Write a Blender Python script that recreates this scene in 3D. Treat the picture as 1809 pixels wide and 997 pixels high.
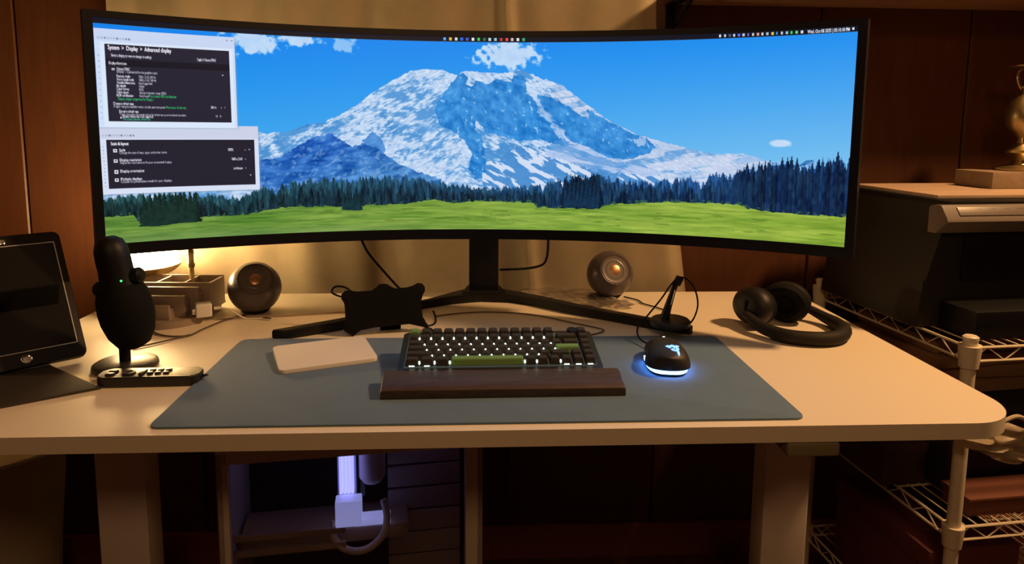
import bpy, bmesh, math, random
import numpy as np
from mathutils import Vector, Matrix, Euler

for o in list(bpy.data.objects): bpy.data.objects.remove(o)
SC = bpy.context.scene
COL = SC.collection
DZ = 0.78                       # height of the desk top above the floor
R = math.radians
PI = math.pi

# ------------------------------------------------------------ camera
FPX, PW = 1209.42, 1809.0
cam_d = bpy.data.cameras.new('camera'); cam = bpy.data.objects.new('camera', cam_d); COL.objects.link(cam)
cam_d.sensor_width = 36.0; cam_d.lens = 36.0*FPX/PW; cam_d.shift_y = -131.19/PW
cam_d.clip_start = 0.02
def cam_matrix(loc, pitch, yaw, roll):
    f = Vector((math.sin(yaw)*math.cos(pitch), math.cos(yaw)*math.cos(pitch), -math.sin(pitch)))
    r0 = Vector((math.cos(yaw), -math.sin(yaw), 0)); u0 = r0.cross(f)
    r = math.cos(roll)*r0 + math.sin(roll)*u0; u = -math.sin(roll)*r0 + math.cos(roll)*u0
    m = Matrix((r, u, -f)).transposed().to_4x4(); m.translation = Vector(loc)
    return m
cam.matrix_world = cam_matrix((-0.01102, -0.88668, 0.40699+DZ), 0.1233, 0.05154, 0.00801)
SC.camera = cam

# ------------------------------------------------------------ view, world, lights
SC.view_settings.view_transform = 'Standard'; SC.view_settings.look = 'None'
SC.view_settings.exposure = 0.0; SC.view_settings.gamma = 1.0
try: SC.view_settings.use_curve_mapping = False
except Exception: pass
W = bpy.data.worlds.new('world'); SC.world = W; W.use_nodes = True
W.node_tree.nodes['Background'].inputs[0].default_value = (1.0, 0.62, 0.38, 1)
W.node_tree.nodes['Background'].inputs[1].default_value = 0.012

def area_light(name, loc, target, size, power, color):
    d = bpy.data.lights.new(name, 'AREA'); d.shape = 'DISK'; d.size = size; d.energy = power; d.color = color
    o = bpy.data.objects.new(name, d); COL.objects.link(o)
    o.location = Vector(loc)+Vector((0, 0, DZ))
    o.rotation_euler = (Vector(target)-Vector(loc)).to_track_quat('-Z', 'Y').to_euler()
    return o
area_light('ceiling_light', (1.62, 0.14, 1.52), (0.35, 0.2, 0), 0.16, 39.0, (1.0, 0.55, 0.23))
area_light('room_light', (0.1, -1.6, 1.3), (0.1, 0.3, -0.1), 0.35, 6.5, (1.0, 0.55, 0.24))

# ------------------------------------------------------------ materials
def s2l(c):
    return tuple(((v/255.0)/12.92 if v/255.0 <= .04045 else ((v/255.0+.055)/1.055)**2.4) for v in c)
MATS = {}
def mat(name, col, rough=.5, metal=0, noise=0, nscale=60, bump=0, bscale=300, emit=None, estr=0, spec=.5, trans=0, ior=1.45, coat=0, sheen=0):
    if name in MATS: return MATS[name]
    m = bpy.data.materials.new(name); m.use_nodes = True; MATS[name] = m
    nt = m.node_tree; b = nt.nodes['Principled BSDF']
    b.inputs['Base Color'].default_value = (*col, 1); b.inputs['Roughness'].default_value = rough
    b.inputs['Metallic'].default_value = metal; b.inputs['Specular IOR Level'].default_value = spec
    b.inputs['IOR'].default_value = ior
    b.inputs['Transmission Weight'].default_value = trans; b.inputs['Coat Weight'].default_value = coat
    b.inputs['Sheen Weight'].default_value = sheen
    if emit: b.inputs['Emission Color'].default_value = (*emit, 1); b.inputs['Emission Strength'].default_value = estr
    tc = nt.nodes.new('ShaderNodeTexCoord')
    n = nt.nodes.new('ShaderNodeTexNoise'); n.inputs['Scale'].default_value = nscale; n.inputs['Detail'].default_value = 4
    nt.links.new(tc.outputs['Object'], n.inputs['Vector'])
    mx = nt.nodes.new('ShaderNodeMix'); mx.data_type = 'RGBA'
    k = noise if noise else .04
    mx.inputs['A'].default_value = (*[v*(1-k) for v in col], 1); mx.inputs['B'].default_value = (*[min(1, v*(1+k)) for v in col], 1)
    nt.links.new(n.outputs['Fac'], mx.inputs['Factor']); nt.links.new(mx.outputs['Result'], b.inputs['Base Color'])
    if bump:
        n2 = nt.nodes.new('ShaderNodeTexNoise'); n2.inputs['Scale'].default_value = bscale; n2.inputs['Detail'].default_value = 3
        nt.links.new(tc.outputs['Object'], n2.inputs['Vector'])
        bp = nt.nodes.new('ShaderNodeBump'); bp.inputs['Strength'].default_value = bump; bp.inputs['Distance'].default_value = .002
        nt.links.new(n2.outputs['Fac'], bp.inputs['Height']); nt.links.new(bp.outputs['Normal'], b.inputs['Normal'])
    return m
def wood(name, c1, c2, scale=(1, 12, 12), rough=.5, dist=3.0, coat=0):
    m = bpy.data.materials.new(name); m.use_nodes = True; MATS[name] = m
    nt = m.node_tree; b = nt.nodes['Principled BSDF']; b.inputs['Roughness'].default_value = rough; b.inputs['Coat Weight'].default_value = coat
    tc = nt.nodes.new('ShaderNodeTexCoord'); mp = nt.nodes.new('ShaderNodeMapping'); mp.inputs['Scale'].default_value = scale
    n = nt.nodes.new('ShaderNodeTexNoise'); n.inputs['Scale'].default_value = 5; n.inputs['Detail'].default_value = 7
    n.inputs['Distortion'].default_value = dist
    cr = nt.nodes.new('ShaderNodeValToRGB'); cr.color_ramp.elements[0].position = .3; cr.color_ramp.elements[1].position = .7
    cr.color_ramp.elements[0].color = (*c1, 1); cr.color_ramp.elements[1].color = (*c2, 1)
    nt.links.new(tc.outputs['Object'], mp.inputs[0]); nt.links.new(mp.outputs[0], n.inputs['Vector'])
    nt.links.new(n.outputs['Fac'], cr.inputs[0]); nt.links.new(cr.outputs[0], b.inputs['Base Color'])
    return m
def fabric(name, col, scale=900, bump=.4, rough=.9, translucent=0):
    m = mat(name, col, rough, noise=.12, nscale=20, sheen=.1)
    nt = m.node_tree; b = nt.nodes['Principled BSDF']
    tc = nt.nodes.new('ShaderNodeTexCoord')
    w1 = nt.nodes.new('ShaderNodeTexWave'); w1.inputs['Scale'].default_value = scale/6.28; w1.bands_direction = 'X'; w1.inputs['Distortion'].default_value = 1
    w2 = nt.nodes.new('ShaderNodeTexWave'); w2.inputs['Scale'].default_value = scale/6.28; w2.bands_direction = 'Z'; w2.inputs['Distortion'].default_value = 1
    ad = nt.nodes.new('ShaderNodeMath'); ad.operation = 'ADD'
    bp = nt.nodes.new('ShaderNodeBump'); bp.inputs['Strength'].default_value = bump; bp.inputs['Distance'].default_value = .001
    for w in (w1, w2): nt.links.new(tc.outputs['Object'], w.inputs[0])
    nt.links.new(w1.outputs['Fac'], ad.inputs[0]); nt.links.new(w2.outputs['Fac'], ad.inputs[1])
    nt.links.new(ad.outputs[0], bp.inputs['Height']); nt.links.new(bp.outputs[0], b.inputs['Normal'])
    return m
def emis(name, col, strength):
    m = bpy.data.materials.new(name); m.use_nodes = True; MATS[name] = m
    b = m.node_tree.nodes['Principled BSDF']; b.inputs['Base Color'].default_value = (*col, 1)
    b.inputs['Emission Color'].default_value = (*col, 1); b.inputs['Emission Strength'].default_value = strength
    return m

BLACK = mat('black_plastic', (.005, .005, .006), .45, spec=.35, bump=.15, bscale=900)
BLACKM = mat('black_matte', (.004, .004, .004), .8, spec=.2, bump=.3, bscale=700)
BLACKR = mat('black_rubber', (.007, .007, .008), .85, spec=.3)
DARKG = mat('dark_grey_plastic', (.045, .042, .045), .4, bump=.1, bscale=800)
CHROME = mat('chrome', (.75, .75, .76), .15, metal=1)
BRASS = mat('brass', (.50, .39, .20), .38, metal=1, noise=.15, nscale=30)
WHITE = mat('white_plastic', (.80, .78, .75), .35)
DESKM = mat('desk_laminate', (.80, .71, .56), .42, noise=.03, nscale=200, bump=.08, bscale=900)
LEGM = mat('white_powder_coat', (.72, .66, .60), .5, bump=.1, bscale=900)
MATM = fabric('desk_mat_cloth', (.100, .172, .275), scale=6000, bump=.25, rough=.85)
CREAM = mat('cream_coated_wire', (.72, .64, .50), .45, noise=.1)
WALNUT = wood('walnut', (.036, .021, .012), (.074, .042, .025), (2, 14, 14), .5)
PANEL = wood('wall_panel_wood', (.078, .025, .009), (.102, .033, .012), (9, 9, 1.1), .5, 1.2)
SHELFW = wood('shelf_wood', (.22, .11, .07), (.30, .16, .10), (1.2, 9, 9), .6, 1.5)
BOARD = wood('lid_board', (.40, .28, .20), (.52, .38, .28), (1.5, 8, 8), .5, 1.5)
CURT = fabric('curtain_cloth', (.76, .64, .43), scale=2600, bump=.35, rough=.95)
CAPM = mat('keycap_dark', (.038, .034, .028), .6, spec=.3, bump=.1, bscale=900)
CAPG = mat('keycap_green', (.15, .31, .10), .6, bump=.1, bscale=900)
FLOORM = wood('floor_wood', (.05, .018, .010), (.09, .032, .018), (8, 1, 1), .5, 1)
COPPER = mat('copper_cone', (.62, .33, .16), .32, metal=.8)

# ------------------------------------------------------------ mesh helpers
class MB:
    def __init__(s): s.bm = bmesh.new()
    def _x(s, verts, M):
        if M is not None:
            for v in verts: v.co = M @ v.co
    def box(s, size, c=(0, 0, 0), rot=(0, 0, 0), bev=0, seg=2, M=None):
        vs = bmesh.ops.create_cube(s.bm, size=1)['verts']
        for v in vs: v.co = Vector((v.co.x*size[0], v.co.y*size[1], v.co.z*size[2]))
        if bev:
            es = list({e for v in vs for e in v.link_edges})
            r = bmesh.ops.bevel(s.bm, geom=es, offset=bev, segments=seg, affect='EDGES', profile=.6)
            vs = list({v for f in r['faces'] for v in f.verts} | {v for v in vs if v.is_valid})
        T = Matrix.Translation(c) @ Euler(rot).to_matrix().to_4x4()
        s._x(vs, T); s._x(vs, M); return s
    def prism(s, poly, z0, z1, M=None, bev=0, seg=2):
        n = len(poly)
        a = [s.bm.verts.new((p[0], p[1], z0)) for p in poly]; b = [s.bm.verts.new((p[0], p[1], z1)) for p in poly]
        fb = s.bm.faces.new(a[::-1]); ft = s.bm.faces.new(b)
        for i in range(n): s.bm.faces.new((a[i], a[(i+1) % n], b[(i+1) % n], b[i]))
        vs = a+b
        if bev:
            es = list(ft.edges)+list(fb.edges)
            r = bmesh.ops.bevel(s.bm, geom=es, offset=bev, segments=seg, affect='EDGES', profile=.6)
            vs = list({v for f in r['faces'] for v in f.verts} | {v for v in vs if v.is_valid})
        s._x(vs, M); return s
    def lathe(s, prof, n=48, M=None):
        rings = []
        for r, z in prof:
            if r < 1e-6: rings.append([s.bm.verts.new((0, 0, z))])
            else: rings.append([s.bm.verts.new((r*math.cos(2*PI*i/n), r*math.sin(2*PI*i/n), z)) for i in range(n)])
        for a, b in zip(rings, rings[1:]):
            for i in range(n):
                j = (i+1) % n
                f = [a[i % len(a)], a[j % len(a)], b[j % len(b)], b[i % len(b)]]
                f = [v for k, v in enumerate(f) if v not in f[:k]]
                if len(f) > 2:
                    try: s.bm.faces.new(f)
                    except ValueError: pass
        for e in (rings[0], rings[-1]):
            if len(e) > 1:
                try: s.bm.faces.new(e if e is rings[-1] else e[::-1])
                except ValueError: pass
        s._x([v for r in rings for v in r], M); return s
    def tube(s, pts, r, n=10, closed=False, smooth=6, radii=None):
        P = [Vector(p) for p in pts]
        if smooth and len(P) > 2:
            Q = []; rr = []; m = len(P); last = m if closed else m-1
            for i in range(last):
                p0 = P[(i-1) % m] if (closed or i > 0) else P[0]; p1 = P[i]; p2 = P[(i+1) % m]
                p3 = P[(i+2) % m] if (closed or i+2 < m) else P[-1]
                for k in range(smooth):
                    t = k/smooth
                    Q.append(.5*((2*p1)+(-p0+p2)*t+(2*p0-5*p1+4*p2-p3)*t*t+(-p0+3*p1-3*p2+p3)*t**3))
                    if radii: rr.append(radii[i]*(1-t)+radii[(i+1) % m]*t)
            if not closed:
                Q.append(P[-1])
                if radii: rr.append(radii[-1])
            P = Q
            if radii: radii = rr
        m = len(P); rings = []; up = Vector((0, 0, 1))
        for i in range(m):
            a = P[(i-1) % m] if (closed or i > 0) else P[0]; b = P[(i+1) % m] if (closed or i < m-1) else P[-1]
            t = (b-a).normalized()
            if i == 0:
                if abs(t.dot(up)) > .95: up = Vector((1, 0, 0))
                x = t.cross(up).normalized()
            else: x = (x-t*x.dot(t)).normalized()
            y = t.cross(x); rad = radii[i] if radii else r
            rings.append([s.bm.verts.new(P[i]+(x*math.cos(2*PI*k/n)+y*math.sin(2*PI*k/n))*rad) for k in range(n)])
        for i in range(m if closed else m-1):
            a = rings[i]; b = rings[(i+1) % m]
            for k in range(n): s.bm.faces.new((a[k], a[(k+1) % n], b[(k+1) % n], b[k]))
        if not closed: s.bm.faces.new(rings[0][::-1]); s.bm.faces.new(rings[-1])
        return s
    def ell(s, rad, c=(0, 0, 0), rot=(0, 0, 0), u=32, v=18, M=None):
        vs = bmesh.ops.create_uvsphere(s.bm, u_segments=u, v_segments=v, radius=1)['verts']
        T = Matrix.Translation(c) @ Euler(rot).to_matrix().to_4x4() @ Matrix.Diagonal((*rad, 1))
        s._x(vs, T); s._x(vs, M); return s
    def build(s, name, m, parent=None, loc=(0, 0, 0), rot=(0, 0, 0), smooth=True, sharp=35):
        bmesh.ops.recalc_face_normals(s.bm, faces=s.bm.faces)
        me = bpy.data.meshes.new(name); s.bm.to_mesh(me); s.bm.free()
        me.materials.append(m)
        if smooth:
            for p in me.polygons: p.use_smooth = True
            try: me.set_sharp_from_angle(angle=R(sharp))
            except Exception: pass
        o = bpy.data.objects.new(name, me); COL.objects.link(o)
        if parent is not None: o.parent = parent
        o.location = loc; o.rotation_euler = rot
        return o
def thing(name, label, cat, loc=(0, 0, 0), rz=0, group=None):
    o = bpy.data.objects.new(name, None); COL.objects.link(o); o.empty_display_size = .02
    o.location = (loc[0], loc[1], loc[2]+DZ); o.rotation_euler = (0, 0, rz)
    o['label'] = label; o['category'] = cat
    if group: o['group'] = group
    return o
def top(o, label, cat, loc=(0, 0, 0), rz=0, group=None):
    o.location = (loc[0], loc[1], loc[2]+DZ); o.rotation_euler = (o.rotation_euler[0], o.rotation_euler[1], rz) if not rz else (0, 0, rz)
    o['label'] = label; o['category'] = cat
    if group: o['group'] = group
    return o
def struct(o, loc=(0, 0, 0)):
    o.location = (loc[0], loc[1], loc[2]+DZ); o['kind'] = 'structure'; return o
def rrect(w, d, r, n=8, cx=0, cy=0):
    out = []
    for sx, sy, a in ((1, 1, 0), (-1, 1, 90), (-1, -1, 180), (1, -1, 270)):
        for k in range(n+1):
            t = R(a+90*k/n); out.append((cx+sx*(w/2-r)+r*math.cos(t), cy+sy*(d/2-r)+r*math.sin(t)))
    return out
def axis_M(o, d):           # matrix putting +Z along d at o
    return Matrix.Translation(o) @ Vector(d).to_track_quat('Z', 'Y').to_matrix().to_4x4()
# ------------------------------------------------------------ monitor picture (drawn in screen coordinates, 0..1 across, 0..1 down)
def vnoise(x, y, seed):
    rng = np.random.RandomState(seed); g = rng.rand(256, 256).astype(np.float32)
    xi = np.floor(x).astype(int); yi = np.floor(y).astype(int); fx = x-xi; fy = y-yi
    fx = fx*fx*(3-2*fx); fy = fy*fy*(3-2*fy)
    a = g[yi % 256, xi % 256]; b = g[yi % 256, (xi+1) % 256]; c = g[(yi+1) % 256, xi % 256]; d = g[(yi+1) % 256, (xi+1) % 256]
    return (a*(1-fx)+b*fx)*(1-fy)+(c*(1-fx)+d*fx)*fy
def fbm(x, y, seed, o=5):
    t = 0; a = .5
    for i in range(o):
        t = t+a*vnoise(x*2**i, y*2**i, seed+i*7); a *= .5
    return t/(1-.5**o)
def inpoly(x, y, P):
    r = np.zeros(x.shape, bool); n = len(P)
    for i in range(n):
        x1, y1 = P[i]; x2, y2 = P[(i+1) % n]
        if y1 == y2: continue
        r ^= ((y1 > y) != (y2 > y)) & (x < (x2-x1)*(y-y1)/(y2-y1)+x1)
    return r
def lut(P, x):
    P = sorted(P); return np.interp(x, [p[0] for p in P], [p[1] for p in P])
SKY= [(0.1873,0.4915),(0.1981,0.505),(0.2043,0.4958),(0.2117,0.4892),(0.2189,0.5001),(0.2364,0.4794),(0.2542,0.4529),(0.2745,0.4428),(0.2952,0.4091),(0.3214,0.3514),(0.3372,0.3033),(0.3478,0.279),(0.3744,0.2205),(0.3957,0.1793),(0.4144,0.1686),(0.4412,0.1688),(0.4547,0.1871),(0.4641,0.1962),(0.4704,0.1788),(0.4763,0.1747),(0.5197,0.1846),(0.536,0.1794),(0.5522,0.1648),(0.5686,0.1837),(0.5882,0.2169),(0.5921,0.2131),(0.6028,0.2259),(0.6165,0.2473),(0.6319,0.29),(0.6533,0.3455),(0.6808,0.4179),(0.702,0.4549),(0.72,0.4864),(0.7379,0.507),(0.7674,0.5344),(0.7907,0.5573),(0.825,0.5812),(0.8474,0.5827),(0.8693,0.58),(0.8886,0.6018),(0.9021,0.6157),(0.918,0.6171),(0.926,0.6282),(0.939,0.6317),(0.9476,0.608),(0.9514,0.6008),(0.9565,0.6032),(0.9644,0.6287),(0.9795,0.6365),(1.0044,0.6619)]
RIDGE= [(0.2189,0.5001),(0.2365,0.4766),(0.2542,0.4435),(0.2746,0.4269),(0.2849,0.4124),(0.2954,0.3763),(0.3084,0.3474),(0.3214,0.3335),(0.3245,0.3389),(0.3056,0.3851),(0.2848,0.4237),(0.2541,0.464)]
HILL= [(0.1861,0.6286),(0.2032,0.6246),(0.2155,0.6157),(0.2282,0.5834),(0.2511,0.5368),(0.2664,0.5132),(0.2741,0.5084),(0.2806,0.4942),(0.292,0.5176),(0.3125,0.5648),(0.3283,0.5475),(0.344,0.5646),(0.3598,0.6079),(0.373,0.6417),(0.3864,0.6709),(0.4134,0.7052),(0.4406,0.7347),(0.4405,0.8782),(0.184,0.8596)]
SUB= [(0.3257,0.5408),(0.3417,0.488),(0.3547,0.5309),(0.3599,0.5837),(0.3571,0.603),(0.344,0.5646),(0.3296,0.5475)]
SH1= [(0.4655,0.1885),(0.4714,0.1864),(0.479,0.2051),(0.4763,0.2435),(0.4844,0.2527),(0.4899,0.219),(0.5089,0.2423),(0.5197,0.2085),(0.5415,0.2319),(0.5442,0.1936),(0.555,0.1886),(0.5632,0.2172),(0.5634,0.2794),(0.5887,0.3655),(0.5893,0.5203),(0.5531,0.5312),(0.5229,0.5028),(0.5037,0.4838),(0.4913,0.4259),(0.4886,0.4745),(0.4982,0.5035),(0.5038,0.601),(0.5066,0.6796),(0.5011,0.729),(0.4901,0.7391),(0.4791,0.6801),(0.4846,0.6015),(0.4736,0.5333),(0.4572,0.4851),(0.4382,0.4565),(0.4302,0.3796),(0.4357,0.3314),(0.4438,0.2831),(0.4574,0.2251)]
SH2= [(0.5802,0.2904),(0.594,0.2989),(0.6108,0.3277),(0.6261,0.3544),(0.6384,0.3886),(0.6552,0.4184),(0.6519,0.3648),(0.6808,0.4233),(0.702,0.4581),(0.7201,0.4917),(0.738,0.5145),(0.75,0.5543),(0.74,0.5889),(0.7121,0.6206),(0.6821,0.6116),(0.6545,0.5588),(0.627,0.5272),(0.599,0.4196),(0.5804,0.3443)]
SH3= [(0.5622,0.3771),(0.5804,0.3497),(0.599,0.4087),(0.6146,0.4842),(0.6271,0.5599),(0.5995,0.5391),(0.581,0.5233),(0.5441,0.5299)]
BAND= [(0.5803,0.312),(0.5896,0.3549),(0.6051,0.4194),(0.6176,0.4733),(0.6302,0.5706),(0.6241,0.5709),(0.5991,0.4521),(0.5805,0.3767)]
LOW= [(0.5011,0.7191),(0.5066,0.6402),(0.5203,0.6398),(0.5477,0.5704),(0.5642,0.5503),(0.5895,0.5788),(0.5998,0.6156),(0.6368,0.6577),(0.6734,0.6827),(0.7336,0.7052),(0.7923,0.7206),(0.807,0.7506),(0.582,0.8152)]
BW= [(0.5812,0.5725),(0.6117,0.5278),(0.6423,0.5484),(0.6821,0.6224),(0.7152,0.6312),(0.763,0.6917),(0.7337,0.7159),(0.6887,0.698),(0.6429,0.6573),(0.5813,0.6054)]
PATCH= [(0.7173,0.5185),(0.732,0.5072),(0.7381,0.5336),(0.7264,0.5501)]
GRASS= [(-0.0055,0.8752),(0.0318,0.8763),(0.0366,0.901),(0.0872,0.9098),(0.1043,0.8997),(0.1571,0.9019),(0.1788,0.8915),(0.201,0.8759),(0.2159,0.8683),(0.2564,0.868),(0.2951,0.8715),(0.3294,0.8691),(0.394,0.8623),(0.4158,0.8461),(0.4295,0.8443),(0.4542,0.8604),(0.4902,0.8492),(0.5373,0.852),(0.5761,0.8553),(0.5906,0.8743),(0.5822,0.8842),(0.6009,0.883),(0.6225,0.8815),(0.6686,0.8817),(0.6867,0.8567),(0.7288,0.8432),(0.7701,0.8334),(0.839,0.8301),(0.8669,0.8314),(0.8781,0.849),(0.9134,0.859),(0.9475,0.8611),(0.983,0.86),(1.004,0.8602),(1.0099,0.8632)]
TREES= [(-0.0043,0.7892),(0.0362,0.7836),(0.0752,0.7898),(0.1581,0.8094),(0.186,0.7762),(0.2174,0.7508),(0.2479,0.7272),(0.2866,0.7349),(0.3261,0.7307),(0.3908,0.7292),(0.4236,0.7443),(0.4567,0.7681),(0.5067,0.7823),(0.5401,0.7754),(0.5902,0.7642),(0.6109,0.7452),(0.6233,0.7444),(0.6563,0.7304),(0.6848,0.7194),(0.7053,0.7383),(0.7533,0.7337),(0.7847,0.7188),(0.8155,0.7097),(0.8381,0.6901),(0.8606,0.693),(0.875,0.6636),(0.911,0.6485),(0.9319,0.6299),(0.9461,0.6496),(0.9664,0.6364),(0.9861,0.6132),(1.0058,0.6108)]
CLOUD1= [(0.1515,0.0595),(0.1624,0.0176),(0.1802,0.0056),(0.2016,0.0116),(0.2101,0.0367),(0.2066,0.1019),(0.1948,0.1228),(0.1793,0.0934),(0.1689,0.0769)]
CLOUD2= [(0.2138,0.0252),(0.2381,0.0151),(0.2718,0.0228),(0.2678,0.0509),(0.2489,0.0677),(0.223,0.0639)]
CLOUD3= [(0.2905,0.0724),(0.3023,0.0319),(0.3178,0.0242),(0.32,0.0462),(0.3074,0.0924),(0.2981,0.088)]
CLOUD4= [(0.4962,0.1141),(0.5043,0.065),(0.5223,0.0359),(0.559,0.0296),(0.5835,0.041),(0.5811,0.0752),(0.5674,0.1268),(0.5429,0.1473),(0.5224,0.1276),(0.506,0.1338)]
CLOUD5= [(0.9023,0.5303),(0.9106,0.5137),(0.9197,0.5106),(0.9291,0.5288),(0.9251,0.545),(0.9053,0.5436)]
NU, NV = 1700, 480
ASP = 1.3854/.388
def paint_screen():
    u, v = np.meshgrid(np.linspace(0, 1, NU), np.linspace(0, 1, NV))
    X = u*ASP; Y = v
    im = np.zeros((NV, NU, 3), np.float32)
    def C(*c): return np.array(c, np.float32)
    def blend(mask, col):
        mask = np.clip(mask, 0, 1)[..., None]; im[:] = im*(1-mask)+col*mask
    # sky
    t = np.clip(v/.62, 0, 1)[..., None]; r = np.clip(u, 0, 1)[..., None]
    im[:] = (C(8, 128, 236)*(1-r)+C(32, 142, 240)*r)*(1-t)+(C(60, 168, 238)*(1-r)+C(122, 192, 240)*r)*t
    # clouds
    for k, P in enumerate((CLOUD1, CLOUD2, CLOUD3, CLOUD4, CLOUD5)):
        cx = sum(p[0] for p in P)/len(P); cy = sum(p[1] for p in P)/len(P)
        w = max(abs(p[0]-cx) for p in P)*ASP; h = max(abs(p[1]-cy) for p in P)
        n = fbm(X*38+k*9, Y*38, 11+k); d = 1-np.sqrt(((X-cx*ASP)/w/1.15)**2+((Y-cy)/h/1.15)**2)
        m = np.clip((d+(n-.5)*(1.5 if k < 4 else .3))*3.2, 0, 1)*np.clip((d+.35)*4, 0, 1)
        blend(m*(.86 if k != 2 else .6), C(205, 222, 246)+C(30, 22, 8)*(n[..., None]-.3))
    def ppx(P, j=.004, s=60):
        dx = (fbm(X*s, Y*s, 61, 3)-.5)*j; dy = (fbm(X*s, Y*s, 77, 3)-.5)*j*ASP
        return inpoly(u+dx, v+dy, P)
    # mountain
    mt = v+(fbm(X*70, Y*5, 5, 4)-.5)*.012 > lut(SKY, u)
    diag = .42*np.sign(u-.5)
    n1 = fbm((X*9-Y*6*np.sign(.47-u)), (Y*24+X*9*np.sign(.47-u)), 21, 6); n2 = fbm(X*26, Y*46+X*16*np.sign(.47-u), 31, 5); n3 = fbm(X*7, Y*7, 41, 4)
    n4 = fbm(X*60, Y*150+X*60*np.sign(.47-u), 33, 4); snow = np.clip((n2*.4+n1*.35+n4*.25+(fbm(X*5, Y*6, 44, 3)-.55)*.38-.445)*7+.6, 0, 1)[..., None]
    rock = C(86, 152, 214)+C(40, 30, 20)*(n3[..., None]-.5)
    sc = C(178, 203, 236)+C(80, 64, 36)*(n4[..., None]-.35)
    body = rock*(1-snow)+sc*snow
    blend(mt.astype(np.float32), body)
    m = ppx(RIDGE) & mt; blend(m*.8, C(70, 135, 205)+C(80, 80, 80)*(n2[..., None]-.5))
    right = (u > .60) & mt
    snr = np.clip((fbm(X*6, Y*44+X*7, 90, 5)-.40)*9, 0, 1)
    blend(right*snr*.85, C(198, 210, 236)+C(50, 40, 20)*(n4[..., None]-.5)); blend(right*(1-snr)*.5, C(125, 170, 220))
    shade = C(46, 134, 212)+C(30, 30, 26)*(n2[..., None]-.5)*2+C(30, 30, 20)*(fbm(X*50, Y*30-X*10, 51, 4)[..., None]-.5)*1.6+C(110, 70, 26)*np.clip((fbm(X*70, Y*50-X*20, 53, 4)[..., None]-.70)*8, 0, 1)
    for P in (SH1, SH2, SH3): blend(ppx(P)*(.93), shade)
    blend(ppx(BAND, .008)*.75*np.clip((n2-.3)*5, 0, 1), C(190, 208, 240))
    bw = ppx(BW, .01); k = np.clip((fbm(X*8, Y*50-X*12, 55, 5)-.42)*9, 0, 1)
    blend(bw*k*.8, C(180, 200, 238)); blend(bw*(1-k)*.7, C(80, 148, 216))
    lw = ppx(LOW, .012) | ((u > .5) & (u < .68) & mt & (v > .70)); k = np.clip((fbm(X*13, Y*46-X*24, 57, 4)-.53)*22, 0, 1)
    blend(lw*(1-k)*.9, C(70, 138, 206)); blend(lw*k, C(208, 222, 246))
    blend(ppx(PATCH, .01)*.7, C(190, 208, 238))
    blend(ppx(SUB)*.85, C(60, 128, 205)+C(60, 60, 50)*(n2[..., None]-.5))
    hl = ppx(HILL, .005); hn = fbm(X*16+Y*14, Y*40, 63, 5)
    hk = np.clip((v-lut(SKY, u)-.0)*2.2, 0, 1)[..., None]
    blend(hl.astype(np.float32), (C(24, 84, 178)*(1-hk)+C(70, 132, 200)*hk)+C(70, 70, 60)*(hn[..., None]-.5)*2)
    blend(hl*np.clip((fbm(X*40-Y*30, Y*70+X*50, 66, 5)-.58)*8, 0, 1)*.45, C(150, 185, 225))
    far = (u > .905) & mt & (v > lut(SKY, u)); blend(far*.75, C(60, 130, 195)+C(110, 100, 90)*(snr[..., None]-.5))
    # forest
    rng = np.random.RandomState(4); gl = lut(GRASS, u[0]); tl = lut(TREES, u[0]); uu = u[0]
    def layer(n, lift, hs, shade, wid, lo=0, hi=1):
        line = np.full(NU, 9.0); own = np.zeros(NU)
        xs = rng.uniform(lo, hi, int(n*1.7)); wid = wid*.62
        for x0 in xs:
            g = np.interp(x0, uu, gl); tt = np.interp(x0, uu, tl); full = g-tt
            tp = g-full*(lift+rng.uniform(-hs, hs))
            d = np.abs(uu-x0); li = tp+(d/wid/rng.uniform(.7, 1.4))**1.25*full*.9+.005*np.sin(d*5200+x0*900)
            b = li < line; line = np.where(b, li, line); own = np.where(b, rng.uniform(-1, 1)+np.where(uu < x0, .5, -.3), own)
        m = (v > line[None, :]) & (v < gl[None, :]+.006)
        sx = np.clip(u, 0, 1)[..., None]
        base = (C(24, 50, 52)*(1-sx)+C(22, 52, 96)*sx)*shade
        tex = (fbm(X*90, Y*30, 73, 4)[..., None]-.5)
        blend(m.astype(np.float32), base*(1+own[None, :, None]*.28)+C(34, 52, 50)*tex*1.1)
    layer(420, .98, .16, 1.45, .013); layer(300, .80, .16, 1.15, .011); layer(240, .58, .16, .85, .010)
    layer(26, 1.12, .14, .62, .012, .62, .67); layer(30, 1.08, .14, .75, .012, .86, 1)
    # meadow
    gr = v > gl[None, :]+(vnoise(X*60, Y*0, 99)-.5)*.008
    gn = fbm(X*9, Y*120, 81, 5)[..., None]; gp = fbm(X*3, Y*22, 83, 4)[..., None]; sx = u[..., None]
    gc = (C(98, 138, 58)*(1-sx)+C(144, 172, 62)*sx)+C(70, 62, 34)*(gn-.5)+C(70, 50, 40)*(gp-.5)
    lowl = np.clip((v-.95)/.05, 0, 1)[..., None]*np.clip((.55-u)/.3, 0, 1)[..., None]
    gc = gc*(1-lowl*.6)+C(122, 150, 92)*lowl*.6
    blend(gr.astype(np.float32), gc)
    dk = gr & (fbm(X*10, Y*80, 87, 4) > .68) & (v < .97); blend(dk*.35, C(70, 100, 30))
    lt = (v > gl[None, :]-.014) & (v < gl[None, :]+.002) & (fbm(X*70, Y*60, 91, 2) > .66); blend(lt*.5, C(80, 130, 80))
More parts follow.
